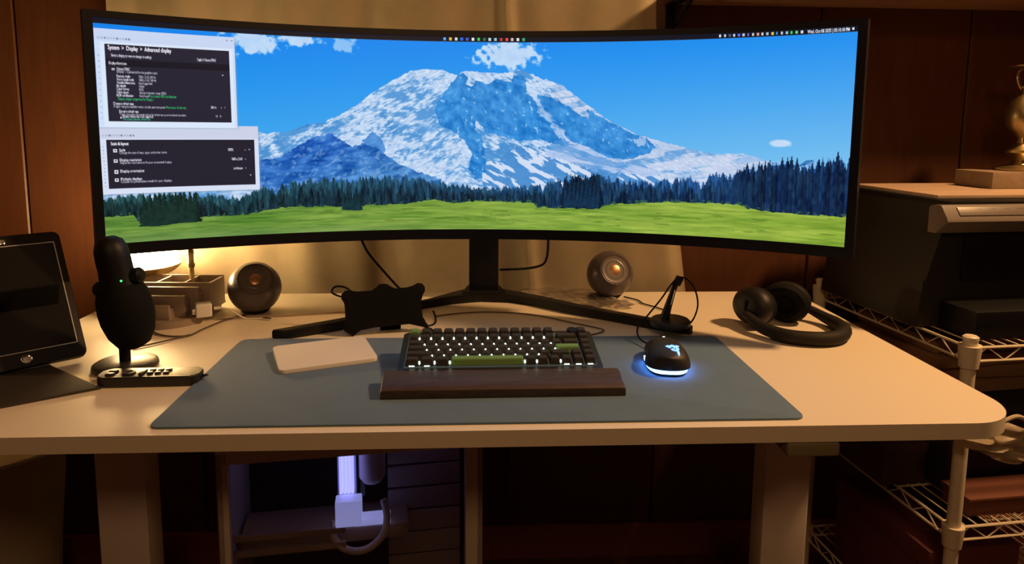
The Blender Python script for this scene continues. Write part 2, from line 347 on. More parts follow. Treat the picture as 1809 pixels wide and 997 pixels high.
    # lone trees in the meadow
    def conifer(x0, b, h, w, col, s):
        d = np.abs(u-x0); y = (v-(b-h))/h
        m = (v < b) & (y > 0) & (d < w*(.12+y*.9)*(1+.35*np.sin(y*46+s)))
        blend(m.astype(np.float32), col*(1+.5*(fbm(X*80, Y*60, 95, 3)[..., None]-.5))*(1+.5*(u < x0)[..., None]))
    for i in range(16): conifer(.299+i*.0016, .890+.004*math.sin(i*3), .070+.030*math.sin(i*2.3), .0028, C(14, 34, 40), i)
    for i in range(40): conifer(.044+i*.0016+.001*math.sin(i*5), .930-.012*(i/40)+.004*math.sin(i*3), .13+.03*math.sin(i*1.7), .005, C(16, 32, 28), i)
    for i in range(26): conifer(.622+i*.0020, .874+.006*math.sin(i*4), .12+.065*math.sin(i*2.1), .0030, C(14, 34, 54), i)
    # windows
    def rect(x0, y0, x1, y1, col, a=1): blend(((u > x0) & (u < x1) & (v > y0) & (v < y1))*a, C(*col))
    rect(-.01, .475, .1885, .781, (120, 150, 175), .45)
    rect(.0, .467, .187, .776, (216, 224, 244)); rect(.0, .467, .187, .528, (204, 210, 232))
    rect(.0068, .5305, .1818, .7505, (38, 35, 48))
    rect(.0, .052, .1627, .482, (130, 160, 190), .4)
    rect(.0, .046, .1607, .4775, (208, 222, 246)); rect(.0, .046, .1607, .100, (200, 214, 242)); rect(.006, .104, .158, .474, (218, 232, 250))
    rect(.0107, .1115, .1540, .4500, (40, 37, 52)); rect(.0107, .176, .1540, .205, (28, 25, 36))
    for k in range(12): rect(.0032, .16+k*.025, .0042, .165+k*.025, (90, 120, 190), .6); rect(.0028, .56+k*.016, .0038, .565+k*.016, (90, 120, 190), .6)
    for k in range(11):
        rect(.004+k*.0033, .083, .0062+k*.0033, .091, (110, 116, 140) if k in (2, 6, 9, 10) else (170, 178, 200), .8)
        rect(.003+k*.0033, .508, .0052+k*.0033, .516, (110, 116, 140) if k in (2, 6, 9, 10) else (170, 178, 200), .8)
    rect(.151, .062, .1525, .066, (90, 100, 130)); rect(.157, .062, .1585, .066, (90, 100, 130))
    # taskbar along the top edge
    rect(-.1, -.1, 1.1, .0265, (20, 22, 34)); rect(-.1, .0255, 1.1, .0285, (70, 130, 180), .5)
    cols = [(90, 170, 240), (240, 190, 70), (220, 220, 220), (40, 110, 220), (60, 100, 210), (235, 235, 235), (60, 200, 90), (50, 120, 70), (200, 220, 230), (140, 200, 210), (210, 60, 50), (240, 80, 60), (220, 190, 190), (230, 230, 230), (60, 180, 110)]
    for k, c in enumerate(cols): rect(.4436+k*.0081, .0055, .4436+k*.0081+.0036, .0205, c)
    cols = [(220, 230, 255), (200, 210, 230), (90, 90, 110), (200, 215, 240), (90, 120, 230), (200, 200, 220), (120, 120, 220), (210, 210, 220), (230, 160, 140), (220, 220, 230), (180, 190, 210), (235, 200, 90), (60, 160, 240), (200, 210, 220), (160, 190, 220), (70, 220, 90), (120, 210, 130), (210, 220, 230)]
    for k, c in enumerate(cols): rect(.831+k*.0060, .008, .831+k*.0060+.0022+(k % 3)*.0004, .0195, c)
    # lettering
    def text(s, x0, x1, vc, h, col, a=1.0, bold=0):
        cu = bpy.data.curves.new('lettering', 'FONT'); cu.body = s; cu.resolution_u = 3; cu.offset = bold
        ob = bpy.data.objects.new('lettering', cu); COL.objects.link(ob)
        dg = bpy.context.evaluated_depsgraph_get(); me = ob.evaluated_get(dg).to_mesh()
        me.calc_loop_triangles()
        co = np.array([w.co[:2] for w in me.vertices]); tr = np.array([t.vertices[:] for t in me.loop_triangles])
        ob.evaluated_get(dg).to_mesh_clear(); bpy.data.objects.remove(ob); bpy.data.curves.remove(cu)
        if x1 is None: x1 = x0+(co[:, 0].max()-co[:, 0].min())*h/.70/ASP
        k = (x1-x0)/(co[:, 0].max()-co[:, 0].min())
        px = (x0+(co[:, 0]-co[:, 0].min())*k)*(NU-1); py = (vc+h/2-co[:, 1]*h/.70)*(NV-1)
        i0, i1 = int(px.min())-1, int(px.max())+2; j0, j1 = int(py.min())-1, int(py.max())+2
        S = 4; w = (i1-i0)*S; hh = (j1-j0)*S; acc = np.zeros((hh, w), bool)
        for t in tr:
            xs = (px[t]-i0+.5)*S; ys = (py[t]-j0+.5)*S
            a0, a1 = max(0, int(xs.min())), min(w, int(xs.max())+2); b0, b1 = max(0, int(ys.min())), min(hh, int(ys.max())+2)
            gx, gy = np.meshgrid(np.arange(a0, a1)+.5, np.arange(b0, b1)+.5)
            e = [(xs[(i+1) % 3]-xs[i])*(gy-ys[i])-(ys[(i+1) % 3]-ys[i])*(gx-xs[i]) for i in range(3)]
            ins = ((e[0] >= 0) & (e[1] >= 0) & (e[2] >= 0)) | ((e[0] <= 0) & (e[1] <= 0) & (e[2] <= 0))
            acc[b0:b1, a0:a1] |= ins
        cov = acc.reshape(j1-j0, S, i1-i0, S).mean((1, 3)); cov = np.clip(cov*1.5, 0, 1)*a
        J0, J1, I0, I1 = max(j0, 0), min(j1, NV), max(i0, 0), min(i1, NU)
        cc = cov[J0-j0:J1-j0, I0-i0:I1-i0, None]; im[J0:J1, I0:I1] = im[J0:J1, I0:I1]*(1-cc)+C(*col)*cc
    Wt = (240, 240, 250); Gy = (190, 188, 205); Gn = (50, 190, 110)
    text('System  >  Display  >  Advanced display', .0145, .0848, .1257, .0185, Wt, 1, .012)
    text('Select a display to view or change its settings', .0176, .0618, .1590, .0125, Wt)
    text('Display 1: Odyssey G95NC', .1149, .1375, .1585, .0125, Wt)
    text('Display information', .0147, .0335, .1935, .0130, Wt)
    text('Odyssey G95NC', .0228, .0370, .2175, .0125, Wt)
    text('Display 1: Connected to the graphics card', .0228, .0673, .2290, .0115, Gy)
    rows = [('Desktop mode', .0368, '7680 x 2160, 240 Hz', .0655), ('Active signal mode', .0408, '7680 x 2160, 240 Hz', .0658), ('Variable refresh rate', .0418, 'Not Supported', .0610), ('Bit depth', .0315, '10-bit', .0520), ('Color format', .0350, 'RGB', .0510), ('Color space', .0342, 'Standard dynamic range (SDR)', .0765), ('HDR certification', .0393, 'Not found', .0565)]
    for k, (a, xa, b, xb) in enumerate(rows):
        vc = .2490+k*.01415; text(a, .0224-.0002*k, xa, vc, .0120, Wt); text(b, .0465, xb, vc, .0115, Gy)
    text('More about HDR certification', .0570, .0880, .2490+6*.01415, .0120, Gn)
    text('Display adapter properties for Display 1', .0225, .0620, .3490, .0120, Gn)
    text('Choose a refresh rate', .0170, .0390, .3700, .0125, Wt)
    text('A higher rate gives smoother motion, but also uses more power', .0170, .0750, .3830, .0115, Gy)
    text('More about refresh rate', .0760, .0990, .3830, .0115, Gn)
    text('240 Hz', .1290, .1355, .3790, .0115, Wt)
    text('Dynamic refresh rate', .0230, .0440, .4045, .0125, Wt)
    text('To help save power, the system adjusts the refresh rate up to the selected rate above', .0230, .0985, .4175, .0110, Gy)
    text('Dynamic refresh rate is not supported', .0262, .0600, .4270, .0110, Wt)
    text('More about dynamic refresh rate', .0270, .0570, .4385, .0115, (60, 180, 140))
    text('Scale & layout', .0117, .0310, .5485, .0140, Wt, 1, .012)
    opts = [('Scale', .0270, 'Change the size of text, apps, and other items', .0740, .577), ('Display resolution', .0445, 'Adjust the resolution to fit your connected display', .0790, .622), ('Display orientation', .0470, None, 0, .672), ('Multiple displays', .0440, 'Choose the presentation mode for your displays', .0780, .708)]
    for a, xa, b, xb, vc in opts:
        text(a, .0205, xa, vc, .0130, Wt)
        if b: text(b, .0205, xb, vc+.0125, .0110, Gy)
        rect(.0140, vc-.004, .0178, vc+.011, (225, 225, 235)); rect(.0150, vc-.0005, .0168, vc+.0075, (90, 88, 100))
    rect(.0172, .2155, .0205, .2250, (225, 225, 235)); rect(.0181, .2180, .0196, .2225, (90, 88, 100))
    rect(.0238, .4290, .0250, .4370, (225, 235, 235))
    text('100%', .1480, .1545, .5790, .0125, Wt); text('7680 x 2160', .1520, .1655, .6240, .0125, Wt); text('Landscape', .1540, .1655, .6680, .0125, Wt)
    for vc in (.580, .625, .668): text('v', .1688, .1703, vc, .008, Gy)
    text('>', .1740, .1755, .579, .010, Wt); text('^', .1745, .1765, .7050, .010, Wt); text('^', .1440, .1460, .229, .010, Wt); text('v', .1410, .1425, .379, .008, Gy)
    text('>', .1455, .1468, .379, .009, Gy); text('Off', .1345, .1370, .421, .010, Gy); rect(.1395, .4165, .1412, .4255, (170, 170, 185))
    text('Wed, Oct 08 2025 | 05:10:10 PM', .9413, .9905, .0140, .0155, (225, 232, 250), 1, .01)
    rect(.9930, .008, .9955, .018, (225, 232, 250))
    im[:] = np.clip(im, 0, 255)/255.0
    return np.where(im <= .04045, im/12.92, ((im+.055)/1.055)**2.4)
# ------------------------------------------------------------ room
struct(MB().box((4.2, 4.4, .04), (0.1, -1.2, -.02)).build('floor', FLOORM), (0, 0, -DZ))
mb = MB(); WY = .87
for k in range(-1, 10):
    x = -1.53+k*.40
    mb.box((.396, .018, 2.6), (x+.2, WY+.009, .5), bev=.003, seg=1)
mb.box((4.2, .02, 2.7), (0.1, WY+.021, .5))
struct(mb.build('wall_back', PANEL))
struct(MB().box((.03, 4.4, 2.6), (-1.56, -1.2, .52)).build('wall_left', PANEL))
struct(MB().box((.03, 4.4, 2.6), (2.2, -1.2, .52)).build('wall_right', PANEL))
struct(MB().box((4.2, 4.4, .03), (0.1, -1.2, 1.80)).build('ceiling', mat('ceiling_paint', (.5, .45, .4), .8)))
mb = MB().box((3.7, .016, .095), (.3, WY-.008, -.735), bev=.004)
struct(mb.build('baseboard_back', mat('baseboard_red_brown', (.20, .055, .035), .5)))

# curtain
def curtain():
    mb = MB(); nx, nz = 260, 40; rows = []
    for j in range(nz+1):
        z = 1.25-j/nz*1.6; row = []
        xr = .424+max(0, .66-z)*.148; xl = -.872-.02*max(0, .66-z)
        for i in range(nx+1):
            t = i/nx; x = xl+(xr-xl)*t
            f = .009*math.sin(t*31+.6*math.sin(t*9))+.004*math.sin(t*67+1.3+z*1.5)+.004*math.sin(t*13-z*5)
            f *= .75+.4*math.sin(z*2+t*4)
            y = .790+f*(.9+.3*max(0, z-.2)) - (.012*math.exp(-((t-.72)/.012)**2)) + .02*math.exp(-((t-1)/.02)**2)
            row.append(mb.bm.verts.new((x, y, z)))
        rows.append(row)
    for a, b in zip(rows, rows[1:]):
        for i in range(nx): mb.bm.faces.new((a[i], a[i+1], b[i+1], b[i]))
    r = bmesh.ops.solidify(mb.bm, geom=list(mb.bm.faces), thickness=.002)
    return mb.build('curtain', CURT, sharp=80)
top(curtain(), 'beige woven cloth curtain hanging in soft folds behind the monitor', 'curtain')

# wooden wall shelf with black brackets
t = thing('wall_shelf', 'brown wooden wall shelf overhead at top right on black brackets', 'shelf', (.99, .74, .706))
MB().box((1.06, .25, .025), (0, .002, .0125), bev=.003).build('shelf_board', SHELFW, t)
for bx in (-.515, .50):
    mb = MB()
    mb.box((.022, .006, .24), (bx, .120, -.125)); mb.box((.022, .20, .006), (bx, .018, -.004))
    mb.tube([(bx, .118, -.07 if bx < 0 else -.13), (bx, -.07, -.006)], .006, 8); mb.tube([(bx, .118, -.03), (bx, .03, -.006)], .004, 8)
    mb.build('bracket', BLACKM, t)

# ------------------------------------------------------------ desk
t = thing('standing_desk', 'white-topped standing desk with rounded corners carrying the monitor', 'desk', (-.02, .355, 0))
dx0, dx1, dy0, dy1 = -.825, .766, -.018, .728
MB().prism(rrect(dx1-dx0, dy1-dy0, .085, 14, (dx0+dx1)/2+.02, (dy0+dy1)/2-.355), -.0235, 0, bev=.003, seg=3).build('desktop', DESKM, t)
for x in (-.625, .592):
    MB().box((.088, .055, .50), (x, -.03, -.276), bev=.006).build('leg', LEGM, t)
    MB().box((.076, .045, .26), (x, -.03, -.62), bev=.005).build('leg_tube', LEGM, t)
    MB().box((.07, .62, .03), (x, 0, -.762), bev=.008).build('foot', LEGM, t)
MB().box((1.2, .04, .03), (-.015, .02, -.040), bev=.003).build('crossbeam', LEGM, t)
kp = MB().box((.075, .05, .021), (.471, -.349, -.035), bev=.006, seg=3).build('height_control', mat('control_grey_olive', (.20, .17, .10), .55), t)

# desk mat
o = MB().prism(rrect(.894, .373, .014, 8), 0, .003, bev=.001).build('desk_mat', MATM)
top(o, 'large slate blue desk mat with rounded corners under the keyboard', 'desk mat', (0, .1865, .0002))

# ------------------------------------------------------------ monitor
mon = thing('ultrawide_monitor', 'very wide curved black monitor showing a snowy mountain and meadow', 'monitor', (0, .5108, 0))
MP = dict(z0=.3787, yaw=-.0272, tilt=.00885, R=1.15, L=.7077, H=.42)
def msurf(a, v, off=0):         # a: arc metres from the centre, v: metres from mid height, off: towards viewer
    Rr = MP['R']-off; th = a/MP['R']
    x = Rr*math.sin(th); y = -(MP['R']-Rr*math.cos(th)) ; z = v
    ct, st = math.cos(MP['tilt']), math.sin(MP['tilt']); y, z = y*ct+z*st, -y*st+z*ct
    cy, sy = math.cos(MP['yaw']), math.sin(MP['yaw'])
    return Vector((x*cy-y*sy, x*sy+y*cy, z+MP['z0']))
def mshell(a0, a1, v0, v1, f0, f1, n=60, bev=0):
    mb = MB(); rings = []
    for i in range(n+1):
        a = a0+(a1-a0)*i/n
        rings.append([mb.bm.verts.new(msurf(a, v, f)) for v, f in ((v0, f0), (v1, f0), (v1, f1), (v0, f1))])
    for p, q in zip(rings, rings[1:]):
        for k in range(4): mb.bm.faces.new((p[k], p[(k+1) % 4], q[(k+1) % 4], q[k]))
    mb.bm.faces.new(rings[0]); mb.bm.faces.new(rings[-1][::-1])
    if bev:
        es = [e for e in mb.bm.edges if e.calc_face_angle(0) > 1]
        bmesh.ops.bevel(mb.bm, geom=es, offset=bev, segments=2, affect='EDGES')
    return mb
L, H = MP['L'], MP['H']; HU = L-.015; Z0 = -.21+.0205; Z1 = .21-.0115
mshell(-L, L, -H/2, H/2, -.002, -.026, bev=.002).build('housing', BLACK, mon)
mshell(-.32, .32, -.13, .13, -.020, -.055, 30, bev=.01).build('back_cover', BLACK, mon)
mb = mshell(-L, L, -H/2, Z0, -.003, .0022, bev=.0008)
for p in ((-L, L, Z1, H/2), (-L, -HU, -H/2, H/2), (HU, L, -H/2, H/2)):
    m2 = mshell(*p, -.003, .0022, bev=.0008); tmp = bpy.data.meshes.new('tmp'); m2.bm.to_mesh(tmp); mb.bm.from_mesh(tmp); m2.bm.free(); bpy.data.meshes.remove(tmp)
mb.build('bezel', mat('bezel_black', (.007, .007, .012), .4, spec=.35), mon)
def build_screen():
    img = paint_screen(); me = bpy.data.meshes.new('display')
    a = np.linspace(-HU, HU, NU); v = np.linspace(Z1, Z0, NV); A2, V2 = np.meshgrid(a, v)
    th = A2/MP['R']; x = MP['R']*np.sin(th); y = -(MP['R']-MP['R']*np.cos(th)); z = V2.copy()
    ct, st = math.cos(MP['tilt']), math.sin(MP['tilt']); y, z = y*ct+z*st, -y*st+z*ct
    cy, sy = math.cos(MP['yaw']), math.sin(MP['yaw'])
    co = np.stack([x*cy-y*sy, x*sy+y*cy, z+MP['z0']], -1).reshape(-1, 3)
    me.vertices.add(NU*NV); me.vertices.foreach_set('co', co.astype(np.float32).ravel())
    i = np.arange(NV-1)[:, None]*NU+np.arange(NU-1)[None, :]
    f = np.stack([i, i+NU, i+NU+1, i+1], -1).reshape(-1, 4); nf = len(f)
    me.loops.add(nf*4); me.loops.foreach_set('vertex_index', f.ravel().astype(np.int32))
    me.polygons.add(nf); me.polygons.foreach_set('loop_start', np.arange(0, nf*4, 4, dtype=np.int32)); me.polygons.foreach_set('use_smooth', np.ones(nf, bool))
    me.update()
    at = me.color_attributes.new('picture', 'FLOAT_COLOR', 'POINT')
    at.data.foreach_set('color', np.concatenate([img.reshape(-1, 3), np.ones((NU*NV, 1))], 1).astype(np.float32).ravel())
    m = bpy.data.materials.new('lit_display'); m.use_nodes = True; nt = m.node_tree; b = nt.nodes['Principled BSDF']
    an = nt.nodes.new('ShaderNodeAttribute'); an.attribute_name = 'picture'
    b.inputs['Base Color'].default_value = (.004, .004, .004, 1); b.inputs['Roughness'].default_value = .3; b.inputs['Specular IOR Level'].default_value = .2
    nt.links.new(an.outputs['Color'], b.inputs['Emission Color']); b.inputs['Emission Strength'].default_value = 1.0
    me.materials.append(m); o = bpy.data.objects.new('display', me); COL.objects.link(o); o.parent = mon; return o
build_screen()
# stand
my = .5108
mb = MB().box((.068, .04, .36), (.005, .68-my, .195), bev=.004)
mb.box((.10, .16, .07), (.0, .605-my, .37), bev=.01)
mb.build('stand_column', BLACK, mon)
for s in (-1, 1):
    P = [(-.030, .700), (-.06, .668), (-.114, .606), (-.200, .525), (-.283, .452), (-.392, .379), (-.394, .378), (-.368, .3755), (-.278, .428), (-.200, .508), (-.132, .584), (-.065, .625), (0, .640), (0, .70)] if s < 0 else \
        [(.040, .700), (.09, .660), (.139, .618), (.217, .543), (.300, .476), (.397, .403), (.409, .388), (.402, .381), (.337, .424), (.246, .494), (.181, .540), (.120, .602), (.070, .634), (0, .640), (0, .70)]
    poly = [(x, y-my) for x, y in P]
    if s > 0: poly = poly[::-1]
    MB().prism(poly, .001, .019, bev=.003).build('foot', mat('foot_black', (.008, .008, .009), .45, spec=.35), mon)
MB().prism([(-.033, .712-my), (-.045, .645-my), (.055, .65-my), (.043, .712-my)], .001, .024, bev=.004).build('stand_base', BLACK, mon)

# ------------------------------------------------------------ speakers
def speaker(x, y, az, el, label):
    t = thing('speaker', label, 'speaker', (x, y, 0), 0, 'round desktop speakers')
    Rr = .0545; zc = .0535
    d = Vector((math.sin(az)*math.cos(el), -math.cos(az)*math.cos(el), math.sin(el)))
    M = axis_M((0, 0, zc), d)
    half = R(43); prof = [(0, -Rr)]
    for k in range(1, 40):
        th = -PI/2+(PI/2+PI/2-half)*k/39; prof.append((Rr*math.cos(th), Rr*math.sin(th)))
    rf = Rr*math.sin(half); zf = Rr*math.cos(half)
    prof += [(rf*.96, zf+.0015), (rf*.9, zf+.0005)]
    MB().lathe(prof+[(0, zf-.001)], 64, M).build('shell', mat('speaker_shell', (.085, .07, .078), .33, coat=.2), t)
    MB().lathe([(rf*.90, zf), (rf*.86, zf+.0022), (rf*.62, zf+.0005), (rf*.56, zf+.0012), (rf*.52, zf-.001), (rf*.50, zf-.0035), (rf*.49, zf-.0040)], 64, M).build('front_ring', mat('speaker_ring', (.14, .115, .105), .32, coat=.3), t)
    MB().lathe([(0, zf+.0015), (rf*.15, zf+.0012), (rf*.3, zf+.0003), (rf*.44, zf-.0015), (rf*.50, zf-.0035)], 48, M).build('driver_cone', COPPER, t)
    MB().lathe([(.018, 0), (.024, .0), (.030, .006), (.026, .010)], 32).build('base_foot', BLACKR, t)
    return t
speaker(-.4855, .572, R(21), R(38), 'dark round speaker with copper driver left of the phone mount')
speaker(.3035, .690, R(9), R(27), 'dark round speaker with copper driver right of the monitor stand')

# ------------------------------------------------------------ lamp
t = thing('table_lamp', 'glowing white globe table lamp behind the microphone under the monitor corner', 'lamp', (-.766, .664, 0))
MB().ell((.077, .077, .044), (0, 0, .102), u=48, v=24).build('glass_globe', emis('lamp_glow', (1.0, .66, .29), 98.0), t)
MB().lathe([(.040, .053), (.072, .071), (.0835, .082), (.0845, .087), (.080, .085), (.042, .058)], 64).build('rim', BRASS, t)
MB().lathe([(0, 0), (.050, 0), (.052, .006), (.046, .012), (.014, .018), (.010, .03), (.010, .045), (.042, .055), (.042, .059), (0, .059)], 48).build('base', BRASS, t)

# ------------------------------------------------------------ organizer
G = mat('organizer_grey', (.30, .235, .19), .5, bump=.15, bscale=900)
t = thing('desk_organizer', 'grey desk organizer with stepped slots and rear compartments', 'organizer', (-.650, .530, 0), R(-3))
mb = MB()
pl = [(.085, -.005)]+[(.085*math.cos(a), -.012-.078*math.sin(a)) for a in [PI*k/24 for k in range(1, 24)]]+[(-.085, -.005), (-.085, .06), (.085, .06)]
mb.prism(pl, 0, .014, bev=.002)
mb.build('base_plate', G, t)
for k, (y, h, x1) in enumerate(((-.064, .044, .036), (-.042, .058, .057), (-.018, .070, .074))):
    mb = MB()
    mb.box((x1+.085, .008, h-.012), ((x1-.085)/2, y, .012+(h-.012)/2), bev=.002)
    mb.box((.006, .022, h*.82-.012), (x1-.003, y+.013, .012+(h*.82-.012)/2), bev=.001)
    mb.build('slot_wall', G, t)
mb = MB(); hh = .074
mb.box((.170, .005, hh-.012), (0, .005, .012+(hh-.012)/2), bev=.0015)
mb.box((.170, .005, hh-.012), (0, .078, .012+(hh-.012)/2), bev=.0015)
for x in (-.083, -.028, .030, .083): mb.box((.005, .072, hh-.014), (x, .042, .012+(hh-.014)/2), bev=.0012)
mb.box((.17, .08, .004), (0, .042, .014))
mb.build('compartment_tray', G, t)
o = thing('metal_pen', 'slim brass tube pen standing upright in the rear of the organizer', 'pen', (-.618, .577, .0165))
MB().lathe([(0, 0), (.0045, .001), (.0055, .006), (.0055, .080), (.0075, .082), (.0075, .088), (.0055, .090), (.0055, .108), (.0065, .110), (.0065, .116), (.0045, .119), (0, .120)], 24).build('barrel', BRASS, o)
MB().box((.003, .0015, .03), (.0, -.0085, .098), bev=.0005).build('clip', BRASS, o)

# charger + cable
t = thing('usb_charger', 'small white cube wall charger leaning beside the grey organizer', 'charger', (-.562, .490, .0145), R(24))
MB().box((.030, .030, .027), (0, 0, .0135), bev=.004, seg=3).build('body', WHITE, t)
MB().box((.0012, .009, .0035), (.0148, 0, .0135)).build('port', DARKG, t)
MB().box((.006, .002, .014), (-.018, .006, .0135), bev=.0005).build('prong', CHROME, t)
MB().box((.006, .002, .014), (-.018, -.006, .0135), bev=.0005).build('prong', CHROME, t)
t = thing('white_charging_cable', 'thin white charging cable plugged into the white cube charger', 'cable', (-.543, .498, .0285), R(20))
MB().tube([(-.0015, 0, 0), (.012, 0, 0)], .0034, 12).build('plug', WHITE, t)
MB().tube([(.012, 0, 0), (.03, -.004, -.006), (.055, -.006, -.025), (.075, -.012, -.026), (.092, -.022, -.026)], .0014, 8).build('cord', WHITE, t)
MB().box((.018, .006, .004), (.098, -.026, -.0255), (0, 0, R(-35)), bev=.001).build('connector', CHROME, t)

# ------------------------------------------------------------ microphone
t = thing('desk_microphone', 'black egg-shaped desk microphone on a round base before the lamp', 'microphone', (-.592, .238, 0))
MB().lathe([(0, 0), (.048, 0), (.050, .003), (.049, .008), (.044, .011), (0, .0115)], 64).build('base', mat('mic_base_black', (.03, .028, .028), .35), t)
MB().lathe([(.0085, .010), (.0085, .055)], 24).build('stem', BLACK, t)
tilt = Matrix.Translation((.018, 0, .034)) @ Matrix.Rotation(R(-7), 4, 'Y') @ Matrix.Rotation(R(6), 4, 'X')
MB().lathe([(0, 0), (.012, .001), (.025, .008), (.035, .026), (.0405, .050), (.0415, .070), (.0390, .092), (.0340, .106), (.029, .112)], 56, tilt).build('body', BLACKM, t)
MB().lathe([(.029, .108), (.0275, .118), (.0255, .135), (.0255, .155), (.0245, .170), (.020, .183), (.011, .190), (0, .192)], 56, tilt).build('head', BLACK, t)
for s, zz in ((-1, .106), (1, .122)):
    MB().lathe([(0, 0), (.012, 0), (.013, .003), (.013, .013), (.010, .017), (0, .0175)], 24, tilt @ Matrix.Translation((s*.022, 0, zz)) @ Matrix.Rotation(s*PI/2, 4, 'Y')).build('pivot_knob', BLACK, t)
MB().ell((.0018, .0016, .0018), tilt @ Vector((.016, -.0225, .122)), u=12, v=8).build('status_light', emis('led_green', (.05, 1, .2), 1.6), t)

# remote
t = thing('remote_control', 'slim black remote control lying in front of the microphone base', 'remote', (-.518, .168, .0), R(2))
body = MB().prism(rrect(.150, .040, .010, 6), .001, .017, bev=.004, seg=3).build('body', mat('remote_black', (.018, .017, .017), .35), t)
rb = mat('remote_button', (.05, .045, .04), .35)
for x, y, w, d in [(-.058, .006, .012, .008), (-.058, -.007, .012, .008), (-.012, .0, .006, .022), (.0, .008, .008, .007), (.0, -.004, .008, .007), (.012, .008, .008, .007), (.012, -.004, .008, .007), (.024, .008, .008, .007), (.024, -.004, .008, .007)]:
    MB().box((w, d, .0025), (x, y, .0178), bev=.0008).build('button', rb, t)
MB().lathe([(.009, .0165), (.010, .0185), (.006, .0186), (.006, .0175)], 32, Matrix.Translation((-.033, 0, 0))).build('direction_ring', rb, t)
MB().tube([(.074, -.004, .008), (.082, -.003, .010), (.085, .0, .010), (.082, .003, .010), (.074, .004, .008)], .0012, 8).build('lanyard_loop', BLACK, t)

# ------------------------------------------------------------ tablet and folded-out cover
TW, TH = .1700, .2430
t = thing('tablet', 'dark tablet propped upright with silver-edged screen at the left desk end', 'tablet', (-.7345, .2165, .0105), .7428)
Mt = Matrix.Rotation(-.637, 4, 'X')
def tb(size, c, bev=0): return MB().box(size, c, bev=bev, seg=3, M=Mt)
mb = MB(); poly = rrect(TW, TH, .010, 6, 0, TH/2)
Mt2 = Mt @ Matrix.Rotation(PI/2, 4, 'X')
mb.prism(poly, -.010, 0, M=Mt2, bev=.002).build('case', mat('tablet_case', (.012, .010, .009), .55, spec=.3), t)
sw, sh, sc = TW-.022, TH-.047, .0255+(TH-.047)/2
mb = MB().prism(rrect(sw, sh, .003, 4, 0, sc), 0, .0006, M=Mt2); mb.build('screen', mat('tablet_glass', (.006, .006, .007), .25), t)
mb = MB(); pts = [Mt2 @ Vector((x, y, .0008)) for x, y in ((-sw/2, sc-sh/2), (sw/2, sc-sh/2), (sw/2, sc+sh/2), (-sw/2, sc+sh/2))]
for i in range(4): mb.tube([pts[i], pts[(i+1) % 4]], .0008, 6)
mb.build('screen_trim', mat('silver_trim', (.7, .7, .7), .4), t)
MB().lathe([(.0062, .0002), (.0078, .0002), (.0078, .0012), (.0070, .0016), (.0062, .0012)], 32, Mt2 @ Matrix.Translation((0, .0125, 0))).build('home_button', CHROME, t)
MB().lathe([(.0030, .0002), (.0048, .0002), (.0048, .0012), (.0040, .0015), (.0030, .0012)], 24, Mt2 @ Matrix.Translation((0, TH-.0125, 0))).build('camera_ring', CHROME, t)
mb = MB().box((.12, .004, .13), (0, .072, .062), (R(28), 0, 0), bev=.001); mb.build('stand_flap', BLACKM, t)
o = MB().prism([(-.5811, .1417), (-.7030, .2310), (-.7900, .3060), (-.930, .160), (-.86, -.045)][::-1], 0, .004, bev=.001)
o = o.build('tablet_cover', mat('cover_leather', (.035, .028, .024), .6, bump=.3, bscale=500))
for v in o.data.vertices: v.co.x += .78; v.co.y -= .14
top(o, 'black flat tablet cover lying on the desk at lower left', 'tablet cover', (-.78, .14, .0003))
# ------------------------------------------------------------ phone mount seen from behind
t = thing('phone_mount', 'flat black phone mount with bumped corners standing left of the keyboard', 'phone mount', (-.187, .402, 0), R(10))
out = [(-.084, .016), (-.082, .008), (-.072, .002), (-.064, -.003), (-.056, .004), (-.050, .010), (-.02, .012), (.05, .015), (.066, .013), (.082, .006), (.090, .006), (.089, .012), (.081, .020), (.076, .028), (.074, .060), (.080, .072), (.085, .080), (.085, .089), (.079, .096), (.070, .097), (.060, .092), (.048, .087), (.022, .086), (.014, .090), (.008, .097), (.000, .099), (-.010, .098), (-.016, .092), (-.024, .084), (-.055, .083), (-.068, .088), (-.079, .088), (-.087, .081), (-.087, .071), (-.079, .062), (-.077, .03)]
Mp = Matrix.Rotation(R(-14), 4, 'X') @ Matrix.Rotation(PI/2, 4, 'X')
MB().prism([(x*.93, y*.96+.0035) for x, y in out], -.012, 0, M=Mp, bev=.002).build('plate', BLACKM, t)
MB().box((.04, .004, .050), (.012, .026, .0235), (R(22), 0, 0), bev=.001).build('support_leg', BLACKM, t)

# trackpad
t = MB().prism(rrect(.160, .115, .009, 8), .0, .0065, bev=.0012, seg=3).build('trackpad', mat('trackpad_white', (.80, .74, .68), .38))
for v in t.data.vertices:
    if v.co.z > .003: v.co.z += .005*(v.co.y+.0575)/.115
top(t, 'white rectangular trackpad lying askew on the blue desk mat', 'trackpad', (-.2732, .2692, .0034), .3724)

